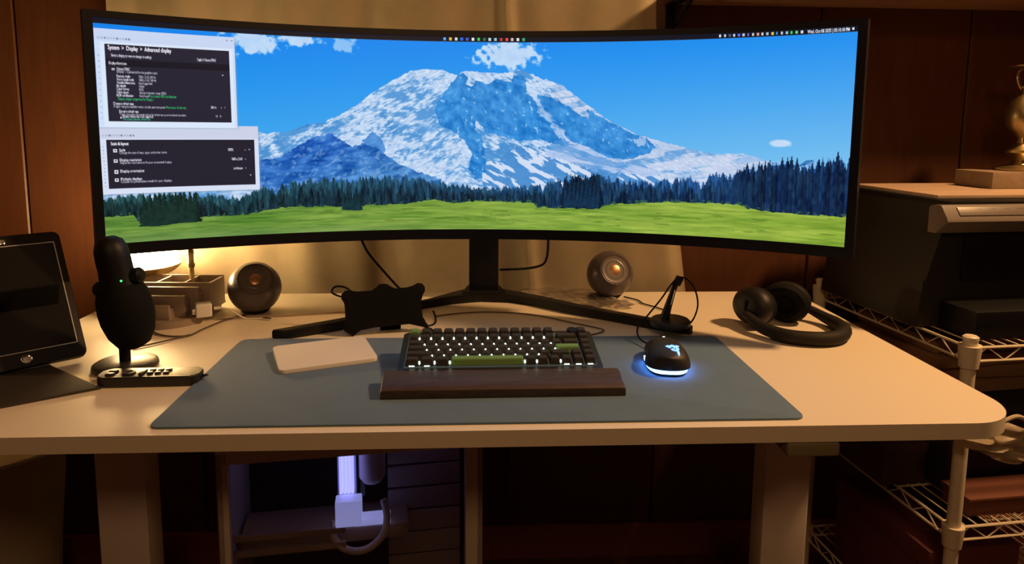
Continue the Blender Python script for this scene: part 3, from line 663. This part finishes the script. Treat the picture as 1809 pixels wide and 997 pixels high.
# ------------------------------------------------------------ keyboard
U = .01905; KT = R(8.5)
kb = thing('mechanical_keyboard', 'dark mechanical keyboard with lime green accent keys and white backlight', 'keyboard', (.0275, .157, .0034), R(.6))
Mk = Matrix.Translation((0, 0, .010)) @ Matrix.Rotation(KT, 4, 'X')
def kbox(size, c, bev=0, seg=2): return MB().box(size, c, bev=bev, seg=seg, M=Mk)
mb = MB().prism(rrect(.326, .136, .007, 6, 0, .060), -.008, .010, M=Mk, bev=.0025)
mb.build('case', mat('keyboard_case', (.016, .015, .015), .4), kb)
MB().box((.30, .014, .019), (0, .112, .0102), bev=.003).build('rear_foot', BLACK, kb)
kbox((.306, .116, .0022), (0, .0585, .0105)).build('plate', mat('key_plate', (.03, .033, .03), .5, emit=(.72, .85, .72), estr=.05), kb)
capmesh = {}
def cap(w, green):
    key = (w, green)
    if key not in capmesh:
        W0, D0, Hh = w*U-.0014, U-.0014, .0100; W1, D1 = W0-.0048, D0-.0052
        bm = bmesh.new()
        a = [bm.verts.new((x*W0/2, y*D0/2, 0)) for x, y in ((-1, -1), (1, -1), (1, 1), (-1, 1))]
        b = [bm.verts.new((x*W1/2, y*D1/2+.0006, Hh)) for x, y in ((-1, -1), (1, -1), (1, 1), (-1, 1))]
        bm.faces.new(a[::-1]); bm.faces.new(b)
        for i in range(4): bm.faces.new((a[i], a[(i+1) % 4], b[(i+1) % 4], b[i]))
        bmesh.ops.bevel(bm, geom=list(bm.edges), offset=.0010, segments=2, affect='EDGES')
        me = bpy.data.meshes.new('keycap'); bm.to_mesh(me); bm.free(); me.materials.append(CAPG if green else CAPM)
        capmesh[key] = me
    return capmesh[key]
ledM = emis('key_led', (.86, 1.0, .86), 3.2)
bm = bmesh.new(); bmesh.ops.create_uvsphere(bm, u_segments=12, v_segments=8, radius=1)
for v in bm.verts: v.co = Vector((v.co.x*.0014, v.co.y*.0034, v.co.z*.0028))
ledme = bpy.data.meshes.new('backlight'); bm.to_mesh(ledme); bm.free(); ledme.materials.append(ledM)
bm = bmesh.new(); bmesh.ops.create_cube(bm, size=1)
for v in bm.verts: v.co = Vector((v.co.x*.0085, v.co.y*.0010, v.co.z*.0012))
dashme = bpy.data.meshes.new('backlight'); bm.to_mesh(dashme); bm.free(); dashme.materials.append(ledM)
rows = [
    [(1, 1)]+[(1, 0)]*12+[('gap', 2.0)]+[(1, 0)],
    [(1, 0)]*13+[(2, 0)]+[(1, 0)],
    [(1.5, 0)]+[(1, 0)]*12+[(1.5, 0)]+[(1, 0)],
    [(1.75, 0)]+[(1, 0)]*11+[(2.25, 1)]+[(1, 0)],
    [(2.25, 0)]+[(1, 0)]*10+[(1.75, 0)]+[(1, 0)]*2,
    [(1.25, 0)]*3+[(6.25, 1)]+[(1, 0)]*6]
led_gap = {1: (1, 12), 2: (1, 12), 3: (1, 12), 4: (1, 10)}
for ri, row in enumerate(rows):
    x = -8*U; y = (5.5-ri)*U+.0012; n = 0
    for w, g in row:
        if w == 'gap': x += g*U; continue
        c = bpy.data.objects.new('keycap', cap(w, g)); COL.objects.link(c); c.parent = kb
        zr = .0125+(.0028 if ri == 0 else .0012 if ri == 1 else 0)
        c.matrix_local = Mk @ Matrix.Translation((x+w*U/2, y, zr)) @ Matrix.Rotation(R(5 if ri == 0 else 0), 4, 'X')
        if g: c['label'] = 'lime green keycap'
        if ri in led_gap and led_gap[ri][0] <= n <= led_gap[ri][1]:
            l = bpy.data.objects.new('backlight', ledme); COL.objects.link(l); l.parent = c
            l.matrix_parent_inverse = Matrix.Identity(4); l.location = (-w*U/2, -.0085 if ri != 1 else -.0065, .0070)
        if ri == 5:
            if n in (0, 1, 7, 8, 9): 
                l = bpy.data.objects.new('backlight', dashme); COL.objects.link(l); l.parent = c; l.location = (0, -.0093, .0008)
            if n in (1, 2, 3, 4, 5, 7):
                l = bpy.data.objects.new('backlight', ledme); COL.objects.link(l); l.parent = c; l.location = (-w*U/2, -.006, .0048)
        n += 1; x += w*U
MB().lathe([(0, .011), (.0095, .011), (.0095, .023), (.0085, .0245), (0, .0245)], 32, Mk @ Matrix.Translation((7.0*U-.3*U, 5.5*U, 0))).build('volume_knob', BLACK, kb)

# wrist rest
wr = MB(); sec = [(-.033, 0), (-.034, .004), (-.033, .0125), (-.029, .0155), (-.010, .0185), (.015, .0205), (.028, .0205), (.031, .018), (.031, 0)]
n = len(sec); rings = []
for i, (x, s) in enumerate(((-.182, .8), (-.1805, .96), (-.176, 1), (.176, 1), (.1805, .96), (.182, .8))):
    rings.append([wr.bm.verts.new((x*(1+.012*(yy > 0)), yy*(.97+.03*s), zz*s+0)) for yy, zz in sec])
for a, b in zip(rings, rings[1:]):
    for k in range(n): wr.bm.faces.new((a[k], a[(k+1) % n], b[(k+1) % n], b[k]))
wr.bm.faces.new(rings[0]); wr.bm.faces.new(rings[-1][::-1])
top(wr.build('wrist_rest', WALNUT), 'brown walnut wrist rest along the front of the keyboard', 'wrist rest', (.0295, .1165, .0034), R(.5))

# ------------------------------------------------------------ mouse
ms = thing('computer_mouse', 'black mouse with glowing blue rim and emblem on the desk mat', 'mouse', (.3085, .220, .0034), R(-9))
ms.scale = (1.06, 1.05, 1.05)
ML, MWd = .062, .034
def mw(ty):      # half width along the length, ty -1 (rear) .. 1 (front)
    return MWd*(1.0-.12*math.exp(-((ty-.15)/.35)**2)-.09*ty)*(1-abs(ty)**5)**.5
def mz(ty): return (.036*(1-((ty+.18)/1.30)**2)**.8 if abs((ty+.18)/1.30) < 1 else 0)+.006
def mtop(x, y):
    ty = max(-.999, min(.999, y/ML)); w = mw(ty)+1e-6; q = min(1, abs(x)/w)
    return .010+(mz(ty)-.010)*(1-q**2.6)**.5
mb = MB(); rr = []
for i in range(45):
    ty = -math.cos(PI*i/44)*.9995; w = mw(ty); ring = []
    for k in range(25):
        q = -math.cos(PI*k/24); x = w*q; ring.append(mb.bm.verts.new((x, ty*ML, mtop(x*.9999, ty*ML))))
    for k in range(24, -1, -1):
        q = -math.cos(PI*k/24); ring.append(mb.bm.verts.new((w*.97*q, ty*ML*.985, .0095)))
    rr.append(ring)
for a, b in zip(rr, rr[1:]):
    for k in range(50): mb.bm.faces.new((a[k], a[(k+1) % 50], b[(k+1) % 50], b[k]))
mb.bm.faces.new(rr[0]); mb.bm.faces.new(rr[-1][::-1])
mb.build('shell', mat('mouse_black', (.022, .018, .018), .5, bump=.1, bscale=900), ms)
pts = [(mw(math.sin(a))*1.0, math.sin(a)*ML) for a in [0]]
def rim(s, a0, a1, n=40):
    o = []
    for i in range(n+1):
        a = a0+(a1-a0)*i/n; ty = math.sin(a)*.999; x = math.copysign(mw(ty), math.cos(a))*(1 if abs(math.cos(a)) > 0 else 0)
        o.append((x*s, ty*ML*s))
    return o
outl = []
for i in range(72):
    a = 2*PI*i/72; c_, s_ = math.cos(a), math.sin(a)
    outl.append((MWd*.93*math.copysign(abs(c_)**.62, c_), ML*.975*math.copysign(abs(s_)**.75, s_)))
MB().prism(outl, .0008, .0045).build('base', BLACK, ms)
lower = [p for i, p in enumerate(outl) if p[1] < .012]
lower.sort(key=lambda p: math.atan2(p[0], -p[1]))
mb = MB(); a = [mb.bm.verts.new((x*1.045, y*1.03, .0048)) for x, y in lower]; b = [mb.bm.verts.new((x*1.045, y*1.03, .0088)) for x, y in lower]
c1 = [mb.bm.verts.new((x*.95, y*.95, .0048)) for x, y in lower]; d1 = [mb.bm.verts.new((x*.95, y*.95, .0088)) for x, y in lower]
for k in range(len(lower)-1):
    for p, q in ((a, b), (b, d1), (d1, c1), (c1, a)): mb.bm.faces.new((p[k], p[k+1], q[k+1], q[k]))
mb.build('glow_strip', emis('mouse_glow', (.14, .40, 1.0), 12.0), ms)
MB().prism([(x*.93, y*.93) for x, y in outl], .0045, .0097).build('core', BLACK, ms)
# emblem: three curling snake heads, in shell coordinates
K = .00082
em = [[(-11, 4), (-8, 5.5), (-5, 5), (-2, 7), (2, 6.5), (4, 4), (2.5, 1), (0, .5), (.5, 2.5), (-1.5, 3.5), (-3.5, 2.2), (-4.5, .5), (-7, 1.5)],
      [(3.5, 7), (6, 7.5), (9.5, 8), (8, 6), (5.5, 5), (7.5, 3.5), (8.5, 1.5), (7.5, -1), (4.5, -1.2), (3, .2), (4.2, 1.8), (4, 4.5)],
      [(-4, -1.2), (-2.2, -2.8), (1.5, -3.5), (4, -3), (4.6, -6), (6.2, -9), (8.2, -6.5), (8, -3), (6, -1.5), (2.5, -1.8), (0, -.8), (-1.5, .2)]]
mb = MB()
for P in em:
    q = [(x*K*1.3+.007, y*K*1.9-.040) for x, y in P]
    va = [mb.bm.verts.new((x, y, mtop(x, y)+.0009)) for x, y in q]; vb = [mb.bm.verts.new((x, y, mtop(x, y)-.001)) for x, y in q]
    f = mb.bm.faces.new(va); mb.bm.faces.new(vb[::-1])
    for i in range(len(q)): mb.bm.faces.new((va[i], va[(i+1) % len(q)], vb[(i+1) % len(q)], vb[i]))
mb.build('glowing_emblem', emis('emblem_glow', (.18, .42, 1.0), 1.6), ms)
MB().lathe([(0, -.003), (.009, -.003), (.0105, -.0015), (.0105, .0015), (.009, .003), (0, .003)], 32, Matrix.Translation((0, .036, .026)) @ Matrix.Rotation(PI/2, 4, 'Y')).build('scroll_wheel', BLACKR, ms)
MB().box((.0040, .002, .0014), (-.001, .022, mtop(0, .022)+.0003), bev=.0004).build('indicator', emis('indicator_white', (.9, .9, 1), 2.0), ms)
MB().tube([(-.008, .056, .011), (-.022, .075, .008), (-.034, .10, .010), (-.035, .120, .022), (-.02, .142, .034), (.008, .158, .066), (.030, .164, .098), (.048, .166, .106), (.068, .170, .086), (.077, .178, .052), (.070, .190, .018), (.055, .205, .003), (.02, .235, .003)], .0016, 8).build('cord', BLACKR, ms)

# mouse bungee
t = thing('mouse_bungee', 'black cable holder with round base and leaning arm behind the mouse', 'cable holder', (.364, .388, .0195))
MB().lathe([(0, 0), (.037, 0), (.039, .003), (.039, .009), (.035, .013), (0, .014)], 48).build('base', mat('bungee_black', (.022, .019, .018), .4), t)
MB().tube([(-.012, 0, .010), (-.006, 0, .034), (.003, 0, .066), (.009, 0, .084)], .006, 12, radii=[.010, .0075, .0055, .006]).build('arm', BLACK, t)
MB().box((.014, .012, .018), (.013, 0, .088), (0, R(25), 0), bev=.003).build('clip', BLACK, t)
MB().box((.0014, .001, .030), (.0015, -.0066, .057), (0, R(14), 0)).build('arm_strip', CHROME, t)

# ------------------------------------------------------------ headphones
hp = thing('headphones', 'black over-ear headphones lying on the right side of the desk', 'headphones', (.615, .395, 0))
MBd = [(-.088, .030, .030), (-.078, -.015, .019), (-.050, -.060, .0135), (.0, -.082, .013), (.05, -.074, .013), (.088, -.035, .013), (.098, .008, .0135), (.092, .048, .016), (.075, .078, .024), (.052, .092, .034)]
mb = MB(); mb.tube([(x*.93 if x > 0 else x, y, z*1.05) for x, y, z in MBd], .009, 14, smooth=8, radii=[.008, .012, .0135, .0138, .0138, .0138, .0135, .011, .009, .007]); mb.build('headband', mat('headband_black', (.014, .011, .010), .65, spec=.3, bump=.3, bscale=500), hp)
def cup(c, d, k=1.0):
    M = axis_M(c, d) @ Matrix.Scale(k, 4)
    sh = MB().lathe([(0, .030), (.020, .029), (.034, .024), (.040, .016), (.042, .006), (.041, 0), (0, 0)], 48, M @ Matrix.Diagonal((1, .86, 1, 1))).build('ear_cup', mat('cup_black', (.012, .010, .010), .5, spec=.35), hp)
    MB().lathe([(0, -.004), (.018, -.004), (.020, -.014), (.028, -.019), (.037, -.016), (.042, -.008), (.041, 0), (0, 0)], 48, M @ Matrix.Diagonal((1, .86, 1, 1))).build('ear_cushion', BLACKM, sh)
cup((-.060, .050, .0415), (-.86, -.48, .14), 1.06)
cup((.014, .072, .043), (.62, .76, .10), 1.14)
MB().box((.012, .008, .045), (-.086, .036, .036), (0, 0, R(30)), bev=.003).build('yoke', BLACK, hp)
MB().box((.012, .008, .040), (.050, .094, .036), (0, 0, R(30)), bev=.003).build('yoke', BLACK, hp)

# ------------------------------------------------------------ cables on and behind the desk
def cable(name, label, pts, r=.0018, m=None, group=None):
    c = Vector(pts[0]); o = MB().tube([Vector(p)-c for p in pts], r, 8).build(name, m or BLACKR)
    return top(o, label, 'cable', tuple(c), 0, group)
BR = mat('cable_grey_brown', (.10, .07, .05), .6)
cable('power_cable', 'dark cable running slantwise down from the monitor to the phone mount', [(-.275, .62, .175), (-.255, .63, .120), (-.215, .65, .062), (-.183, .66, .022), (-.165, .655, .004), (-.14, .64, .003)], .0028)
cable('display_cable', 'dark cable curving down from the monitor to its stand', [(.1485, .62, .175), (.1485, .62, .135), (.146, .625, .105), (.135, .63, .088), (.10, .645, .077), (.0425, .675, .068)], .0028)
cable('thin_cable', 'thin dark cable curling on the desk before the grey organizer', [(-.655, .452, .0025), (-.620, .412, .0025), (-.585, .395, .0025), (-.555, .402, .0025), (-.545, .44, .0025), (-.525, .50, .0025), (-.50, .535, .0025), (-.49, .575, .0025)], .0017, BR)
cable('thin_cable', 'thin brown cable stretching from the microphone towards the organizer front', [(-.625, .330, .0025), (-.600, .352, .0025), (-.575, .380, .0025), (-.553, .398, .0046)], .0015, BR)
cable('thin_cable', 'pale cable crossing the desk between the left speaker and the phone mount', [(-.545, .508, .0022), (-.48, .525, .0022), (-.42, .530, .0022), (-.35, .545, .0022), (-.28, .56, .0022), (-.20, .575, .0022)], .0015, mat('cable_tan', (.35, .24, .15), .6))
cable('thin_cable', 'thin brown cable lying behind the keyboard up to the monitor foot', [(-.10, .52, .002), (-.05, .542, .002), (.0, .551, .002), (.06, .545, .002), (.12, .52, .002), (.19, .462, .002), (.235, .425, .002), (.235, .405, .002), (.205, .384, .002), (.17, .376, .002), (.145, .376, .002)], .0014, BR)
cable('keyboard_cable', 'short black cable kinked between the phone mount and the keyboard', [(-.105, .56, .002), (-.098, .52, .002), (-.096, .47, .002), (-.112, .445, .002), (-.100, .43, .002), (-.092, .40, .002)], .0018)
cable('curled_cable', 'dark cable loop poking out behind the phone mount top left', [(-.246, .44, .050), (-.262, .455, .058), (-.285, .46, .062), (-.299, .46, .070), (-.292, .46, .081), (-.272, .455, .081), (-.250, .430, .074), (-.242, .414, .070)], .002)
cable('speaker_cable', 'thin dark cable from the right speaker to the cable holder', [(.335, .672, .003), (.36, .64, .003), (.365, .61, .003), (.382, .585, .003), (.40, .555, .003)], .0016)

# clear plastic film
cl = bpy.data.materials.new('clear_film'); cl.use_nodes = True; b = cl.node_tree.nodes['Principled BSDF']
b.inputs['Base Color'].default_value = (.96, .94, .9, 1); b.inputs['Transmission Weight'].default_value = 1; b.inputs['Roughness'].default_value = .12; b.inputs['IOR'].default_value = 1.3
mb = MB(); P = [(.075, .722), (.25, .735), (.345, .560), (.300, .500), (.205, .545)]
va = [(x, y, .004) for x, y in P]
nx = 16; rows_ = []
for i in range(nx+1):
    r_ = []
    for j in range(9):
        s, q = i/nx, j/8
        a = Vector(P[0]).lerp(Vector(P[1]), q); b2 = Vector((.245, .552)).lerp(Vector((.345, .575)), q); p = a.lerp(b2, s)
        r_.append(mb.bm.verts.new((p.x-.2, p.y-.6, .004+.006*math.sin(s*14+q*3)**2+.004*math.sin(q*9+s*2)**2)))
    rows_.append(r_)
for a, b2 in zip(rows_, rows_[1:]):
    for j in range(8): mb.bm.faces.new((a[j], a[j+1], b2[j+1], b2[j]))
bmesh.ops.solidify(mb.bm, geom=list(mb.bm.faces), thickness=.0006)
top(mb.build('plastic_film', cl), 'crinkled clear plastic film lying behind the right monitor foot', 'plastic film', (.2, .6, 0))
# ------------------------------------------------------------ wire shelving rack at the right
RX, RY = .905, .300; RYAW = R(5.5); RW, RD = .86, .47
rk = thing('wire_shelving', 'cream wire shelving rack right of the desk holding the printer', 'shelving', (RX, RY, 0), RYAW)
for x, y in ((0, 0), (0, RD), (RW, 0), (RW, RD)):
    MB().lathe([(0, -.775), (.0125, -.775), (.0125, .014), (.0135, .015), (.0135, .020), (.010, .0225), (0, .0225)], 24, Matrix.Translation((x, y, 0))).build('post', CREAM, rk)
    for zz in (-.012, -.370, -.660):
        MB().lathe([(.0125, -.026), (.0165, -.026), (.0195, .012), (.0195, .016), (.0125, .016)], 24, Matrix.Translation((x, y, zz))).build('collar', CREAM, rk)
for zz in (-.012, -.370, -.660):
    mb = MB(); z1, z0 = zz+.010, zz-.016
    corners = [(0, 0), (RW, 0), (RW, RD), (0, RD)]
    for i in range(4):
        a = Vector(corners[i]); b = Vector(corners[(i+1) % 4])
        for z in (z1, z0): mb.tube([(a.x, a.y, z), (b.x, b.y, z)], .0028, 6)
        n = int((b-a).length/.036); pts = []
        for k in range(n+1):
            p = a.lerp(b, k/n); pts.append((p.x, p.y, z1 if k % 2 else z0))
        mb.tube(pts, .0016, 5, smooth=0)
    for k in range(1, 34):
        x = RW*k/34; mb.tube([(x, 0, z1+.003), (x, RD, z1+.003)], .0015, 5)
    for y in (.155, .315): mb.tube([(0, y, z1-.001), (RW, y, z1-.001)], .0025, 6)
    mb.build('wire_shelf', CREAM, rk)

# printer
pr = thing('printer', 'large black printer on the wire rack with wood board on top', 'printer', (RX+.010, RY+.12, -.001), R(5.5))
PD = .325; PWD = .50; PH = .245
PB = mat('printer_black', (.016, .014, .014), .55, bump=.1, bscale=800)
Mx = Matrix.Translation((0, PD, 0)) @ Matrix.Rotation(PI/2, 4, 'X')
MB().prism([(-.040, .004), (PWD, .004), (PWD, PH+.004), (.012, PH+.004), (.008, .20), (-.030, .10)], 0, PD, M=Mx, bev=.005).build('body', PB, pr)
MB().box((PWD-.006, PD+.012, .011), (PWD/2+.008, PD/2+.002, PH+.009), bev=.002).build('scanner_lid', BLACK, pr)
pn = MB(); pl = [(0, .25), (-.010, .255), (-.030, .256), (-.048, .232), (-.050, .226), (-.02, .2), (0, .2)]
for_x = [(-.030, .94), (-.026, 1), (PWD, 1)]
rg = []
for x, s in for_x: rg.append([pn.bm.verts.new((x, yy, zz)) for yy, zz in pl])
for a, b in zip(rg, rg[1:]):
    for k in range(len(pl)): pn.bm.faces.new((a[k], a[(k+1) % len(pl)], b[(k+1) % len(pl)], b[k]))
pn.bm.faces.new(rg[0]); pn.bm.faces.new(rg[-1][::-1])
panel = pn.build('control_panel', mat('panel_grey', (.17, .14, .125), .45), pr)
nrm = R(53)
def on_panel(x, s, w, h, m, nm):
    y = -.030-.018*s; z = .256-.024*s
    return MB().box((w, .0015, h), (x, y-.0006, z+.0008), (-R(37), 0, 0), bev=.0004).build(nm, m, panel)
on_panel(.10, .5, .20, .019, mat('panel_inlay', (.13, .105, .095), .4), 'inlay')
for x in (.045, .075, .105, .135): on_panel(x, .35, .016, .0014, BLACK, 'key')
for x in (.045, .095, .135): on_panel(x, .68, .022, .0014, BLACK, 'key')
MB().box((PWD*.8, .012, .10), (PWD/2, -.003, .15), bev=.004).build('front_door', BLACK, pr)
MB().box((PWD*.92, .095, .055), (PWD*.48, -.046, .032), bev=.006).build('paper_tray', BLACK, pr)
o = MB().box((.47, .275, .008), (0, 0, .004), bev=.0015).build('wooden_board', BOARD)
top(o, 'light wooden board lying on top of the printer', 'board', (RX+.010+.240, RY+.12+.205, -.001+PH+.0147), R(5.5))

# brass ornament
zb = -.001+PH+.0230
t = thing('brass_ornament', 'cut-off brass urn ornament on a square plinth above the printer', 'ornament', (1.268, .668, zb), R(5.5))
MB().box((.215, .11, .038), (-.012, 0, .019), bev=.003).build('plinth', mat('plinth_stone', (.26, .19, .13), .5, noise=.3, nscale=80), t)
MB().lathe([(0, .038), (.050, .038), (.052, .043), (.040, .048), (.020, .053), (.013, .062), (.018, .072), (.030, .080), (.031, .086), (.020, .094), (.011, .102), (.009, .115), (.016, .125), (.031, .140), (.038, .160), (.038, .180), (.031, .200), (.020, .212), (.013, .218), (.011, .226), (.018, .230), (.018, .234), (0, .236)], 56).build('urn', BRASS, t)
for s in (-1, 1):
    MB().tube([(s*.014, 0, .228), (s*.024, 0, .245), (s*.026, 0, .262), (s*.016, 0, .274), (s*.004, 0, .278)], .003, 8).build('handle', BRASS, t)
MB().lathe([(0, .276), (.006, .276), (.040, .2795), (.041, .2815), (.004, .284), (0, .292)], 40).build('top_plate', BRASS, t)

# things on the lower shelves
KR = Matrix.Rotation(RYAW, 4, 'Z')
def rackpt(x, y, z): v = KR @ Vector((x, y, 0)); return (RX+v.x, RY+v.y, z)
RB = mat('box_red_brown', (.15, .05, .03), .7); 
def openbox(name, label, loc, w, d, h, m, rz=RYAW, lidm=None, cat='box'):
    t = thing(name, label, cat, loc, rz)
    MB().box((w, d, h), (0, 0, h/2), bev=.004).build('body', m, t)
    MB().box((w+.006, d+.006, h*.22), (0, 0, h*.90), bev=.003).build('lid', lidm or m, t)
    return t
openbox('storage_box', 'low red-brown box on the middle wire shelf', rackpt(.26, .055, -.354), .42, .07, .038, RB)
openbox('storage_box', 'tall black box behind the red-brown box on the middle shelf', rackpt(.30, .225, -.354), .46, .24, .185, mat('box_black', (.02, .02, .026), .6))
openbox('storage_box', 'dull purple box lying at the near end of the middle shelf', rackpt(.01, .28, -.354) , .10, .26, .09, mat('box_purple', (.06, .03, .032), .7), RYAW)
openbox('storage_box', 'dark red box standing on the bottom wire shelf', rackpt(.10, .20, -.644), .20, .30, .20, mat('box_dark_red', (.12, .03, .035), .7))
cm = mat('cardboard', (.33, .20, .12), .8, noise=.15)
for k, (dx, rz, lb) in enumerate(((0, 2, 'lowest flat brown cardboard sheet stacked below the top wire shelf'), (.012, -3, 'second flat brown cardboard sheet of the stack under the rack top'), (-.01, 4, 'third flat brown cardboard sheet of the stack under the rack top'), (.008, -1, 'topmost flat brown cardboard sheet under the top wire shelf'))):
    x, y, z = rackpt(.27+dx, .30, -.1650+k*.030)
    o = MB().box((.40, .26, .028), (0, 0, .014), bev=.003).build('cardboard_pack', cm); top(o, lb, 'cardboard', (x, y, z), RYAW+R(rz), 'cardboard packs on the rack')
# crumpled white plastic bag
mb = MB(); n1, n2 = 40, 26; rng = random.Random(3); rws = []
for i in range(n1+1):
    rw = []
    for j in range(n2+1):
        s, q = i/n1, j/n2; x = -.085+.24*s; 
        z = .01-.012*s-.058*q*(.35+.9*math.sin(min(1, s*1.15)*2.2)); y = -.03*math.sin(q*3.1)*(.6+.4*math.sin(s*9))-.006*math.sin(s*23+q*7)-.004*math.sin(q*25+s*11)
        z += .004*math.sin(s*17+q*9)
        rw.append(mb.bm.verts.new((x, y, z)))
    rws.append(rw)
for a, b in zip(rws, rws[1:]):
    for j in range(n2): mb.bm.faces.new((a[j], a[j+1], b[j+1], b[j]))
bmesh.ops.solidify(mb.bm, geom=list(mb.bm.faces), thickness=.0012)
bg = thing('plastic_bag', 'crumpled pale plastic bag hanging below the right desk corner', 'bag', (.925, .255, -.138), R(4))
mb.build('sheet', mat('bag_plastic', (.62, .52, .38), .35, trans=.15), bg)
MB().tube([(-.02, -.01, .0), (0, -.02, .02), (.03, -.02, .03), (.06, -.015, .015), (.07, -.01, -.005)], .004, 8).build('handle', MATS['bag_plastic'], bg)

# ------------------------------------------------------------ computer case under the desk
PC = thing('computer_case', 'pale computer case with glass side glowing violet under the desk', 'computer', (-.236, .315, -DZ), R(7.5))
CW, CD, CB, CT = .478, .23, .025, .601
FR = mat('case_cream', (.60, .52, .44), .5)
mb = MB()
for x, w in ((-CW/2+.010, .020), (CW/2-.0165, .033)): mb.box((w, .02, CT-CB), (x, .01, (CT+CB)/2), bev=.002)
mb.box((CW, .02, .022), (0, .01, CT-.011), bev=.002); mb.box((CW, .02, .05), (0, .01, CB+.025), bev=.002)
mb.box((CW, CD, .012), (0, CD/2, CT+.004), bev=.002); mb.box((CW, CD, .012), (0, CD/2, CB+.006), bev=.002)
mb.box((.012, CD, CT-CB), (-CW/2+.006, CD/2, (CT+CB)/2), bev=.002); mb.box((.012, CD, CT-CB), (CW/2-.006, CD/2, (CT+CB)/2), bev=.002)
mb.build('frame', FR, PC)
mb = MB()
for x in (-.2, .2):
    for y in (.03, .2): mb.box((.04, .03, .025), (x, y, .0125), bev=.004)
mb.build('feet', BLACKR, PC)
MB().box((CW-.02, .006, CT-CB-.01), (0, CD-.006, (CT+CB)/2)).build('motherboard_tray', mat('tray_dark', (.02, .018, .022), .6), PC)
zz = lambda z: z+DZ
SL = mat('fan_panel', (.34, .25, .25), .6)
mb = MB(); 
for k in range(8): mb.box((.150, .008, .046), (.135, .145+.0*k, zz(-.225-k*.050)), (R(4), 0, 0), bev=.002)
mb.build('slatted_panel', SL, PC)
MB().box((.40, .010, .006), (.0, .11, CT-.012)).build('hidden_fill_strip', emis('fill_violet', (.45, .32, .75), .9), PC)  # unseen violet emitter added behind the top rim to brighten the interior
VG = emis('violet_light', (.38, .40, 1.0), 1.5)
mb = MB()
for k in range(4): mb.box((.0062, .010, .106), (-.0285+k*.0072, .070, zz(-.257)), bev=.0012)
mb.build('memory_light_bar', VG, PC)
MB().box((.036, .05, .13), (-.018, .106, zz(-.262)), bev=.002).build('memory_module', mat('module_white', (.5, .5, .6), .4), PC)
MB().lathe([(.024, -.10), (.026, -.097), (.026, .0), (.018, .012), (0, .012)], 32, Matrix.Translation((.030, .095, zz(-.290))) @ Matrix.Rotation(PI, 4, 'X') @ Matrix.Translation((0, 0, .0))).build('pump_cylinder', mat('pump_white', (.62, .55, .6), .35), PC)
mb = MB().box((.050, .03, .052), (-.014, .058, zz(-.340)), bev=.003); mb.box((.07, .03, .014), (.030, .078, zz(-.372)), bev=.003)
mb.build('graphics_bracket', mat('bracket_white_glow', (.62, .62, .75), .4, emit=(.42, .45, .95), estr=.5), PC)  # faint emission put into the bracket so it looks brightly lit
MB().box((.32, .09, .030), (-.06, .12, zz(-.402)), bev=.004).build('graphics_card', mat('card_tan', (.36, .26, .2), .5), PC)
MB().box((.22, .01, .012), (-.13, .05, zz(-.372)), bev=.002).build('card_rail', mat('rail_tan', (.32, .22, .15), .5), PC)
MB().box((.22, .01, .012), (-.13, .045, zz(-.400)), bev=.002).build('card_rail', MATS['rail_tan'], PC)
MB().tube([(.052, .07, zz(-.330)), (.058, .06, zz(-.362)), (.050, .05, zz(-.392)), (.026, .045, zz(-.412)), (.0, .045, zz(-.418)), (-.026, .045, zz(-.408)), (-.044, .05, zz(-.385)), (-.042, .06, zz(-.36))], .0070, 12).build('cooling_tube', mat('tube_pale', (.50, .42, .40), .4), PC)
MB().box((.010, .03, .15), (.0105, .13, zz(-.27)), bev=.001).build('board_edge', mat('board_green', (.05, .07, .07), .5), PC)
g = bpy.data.materials.new('case_glass'); g.use_nodes = True; b = g.node_tree.nodes['Principled BSDF']
b.inputs['Base Color'].default_value = (.80, .78, .84, 1); b.inputs['Transmission Weight'].default_value = 1; b.inputs['Roughness'].default_value = .02; b.inputs['IOR'].default_value = 1.2
MB().box((CW-.05, .003, CT-CB-.07), (-.004, .012, (CT+CB)/2+.012)).build('glass_panel', g, PC)

# pale bin by the wall, left under the desk
t = thing('waste_bin', 'pale round waste bin on the floor at far left under the desk', 'bin', (-1.10, .66, -DZ))
MB().lathe([(0, .004), (.085, .0), (.092, .004), (.105, .20), (.128, .44), (.131, .445), (.126, .447), (.102, .2), (.088, .012), (0, .012)], 64).build('body', mat('bin_cream', (.50, .42, .30), .6), t)
MB().lathe([(.128, .440), (.134, .442), (.134, .450), (.128, .452), (.124, .448)], 64).build('rim', mat('bin_cream', (.5, .42, .3)), t)
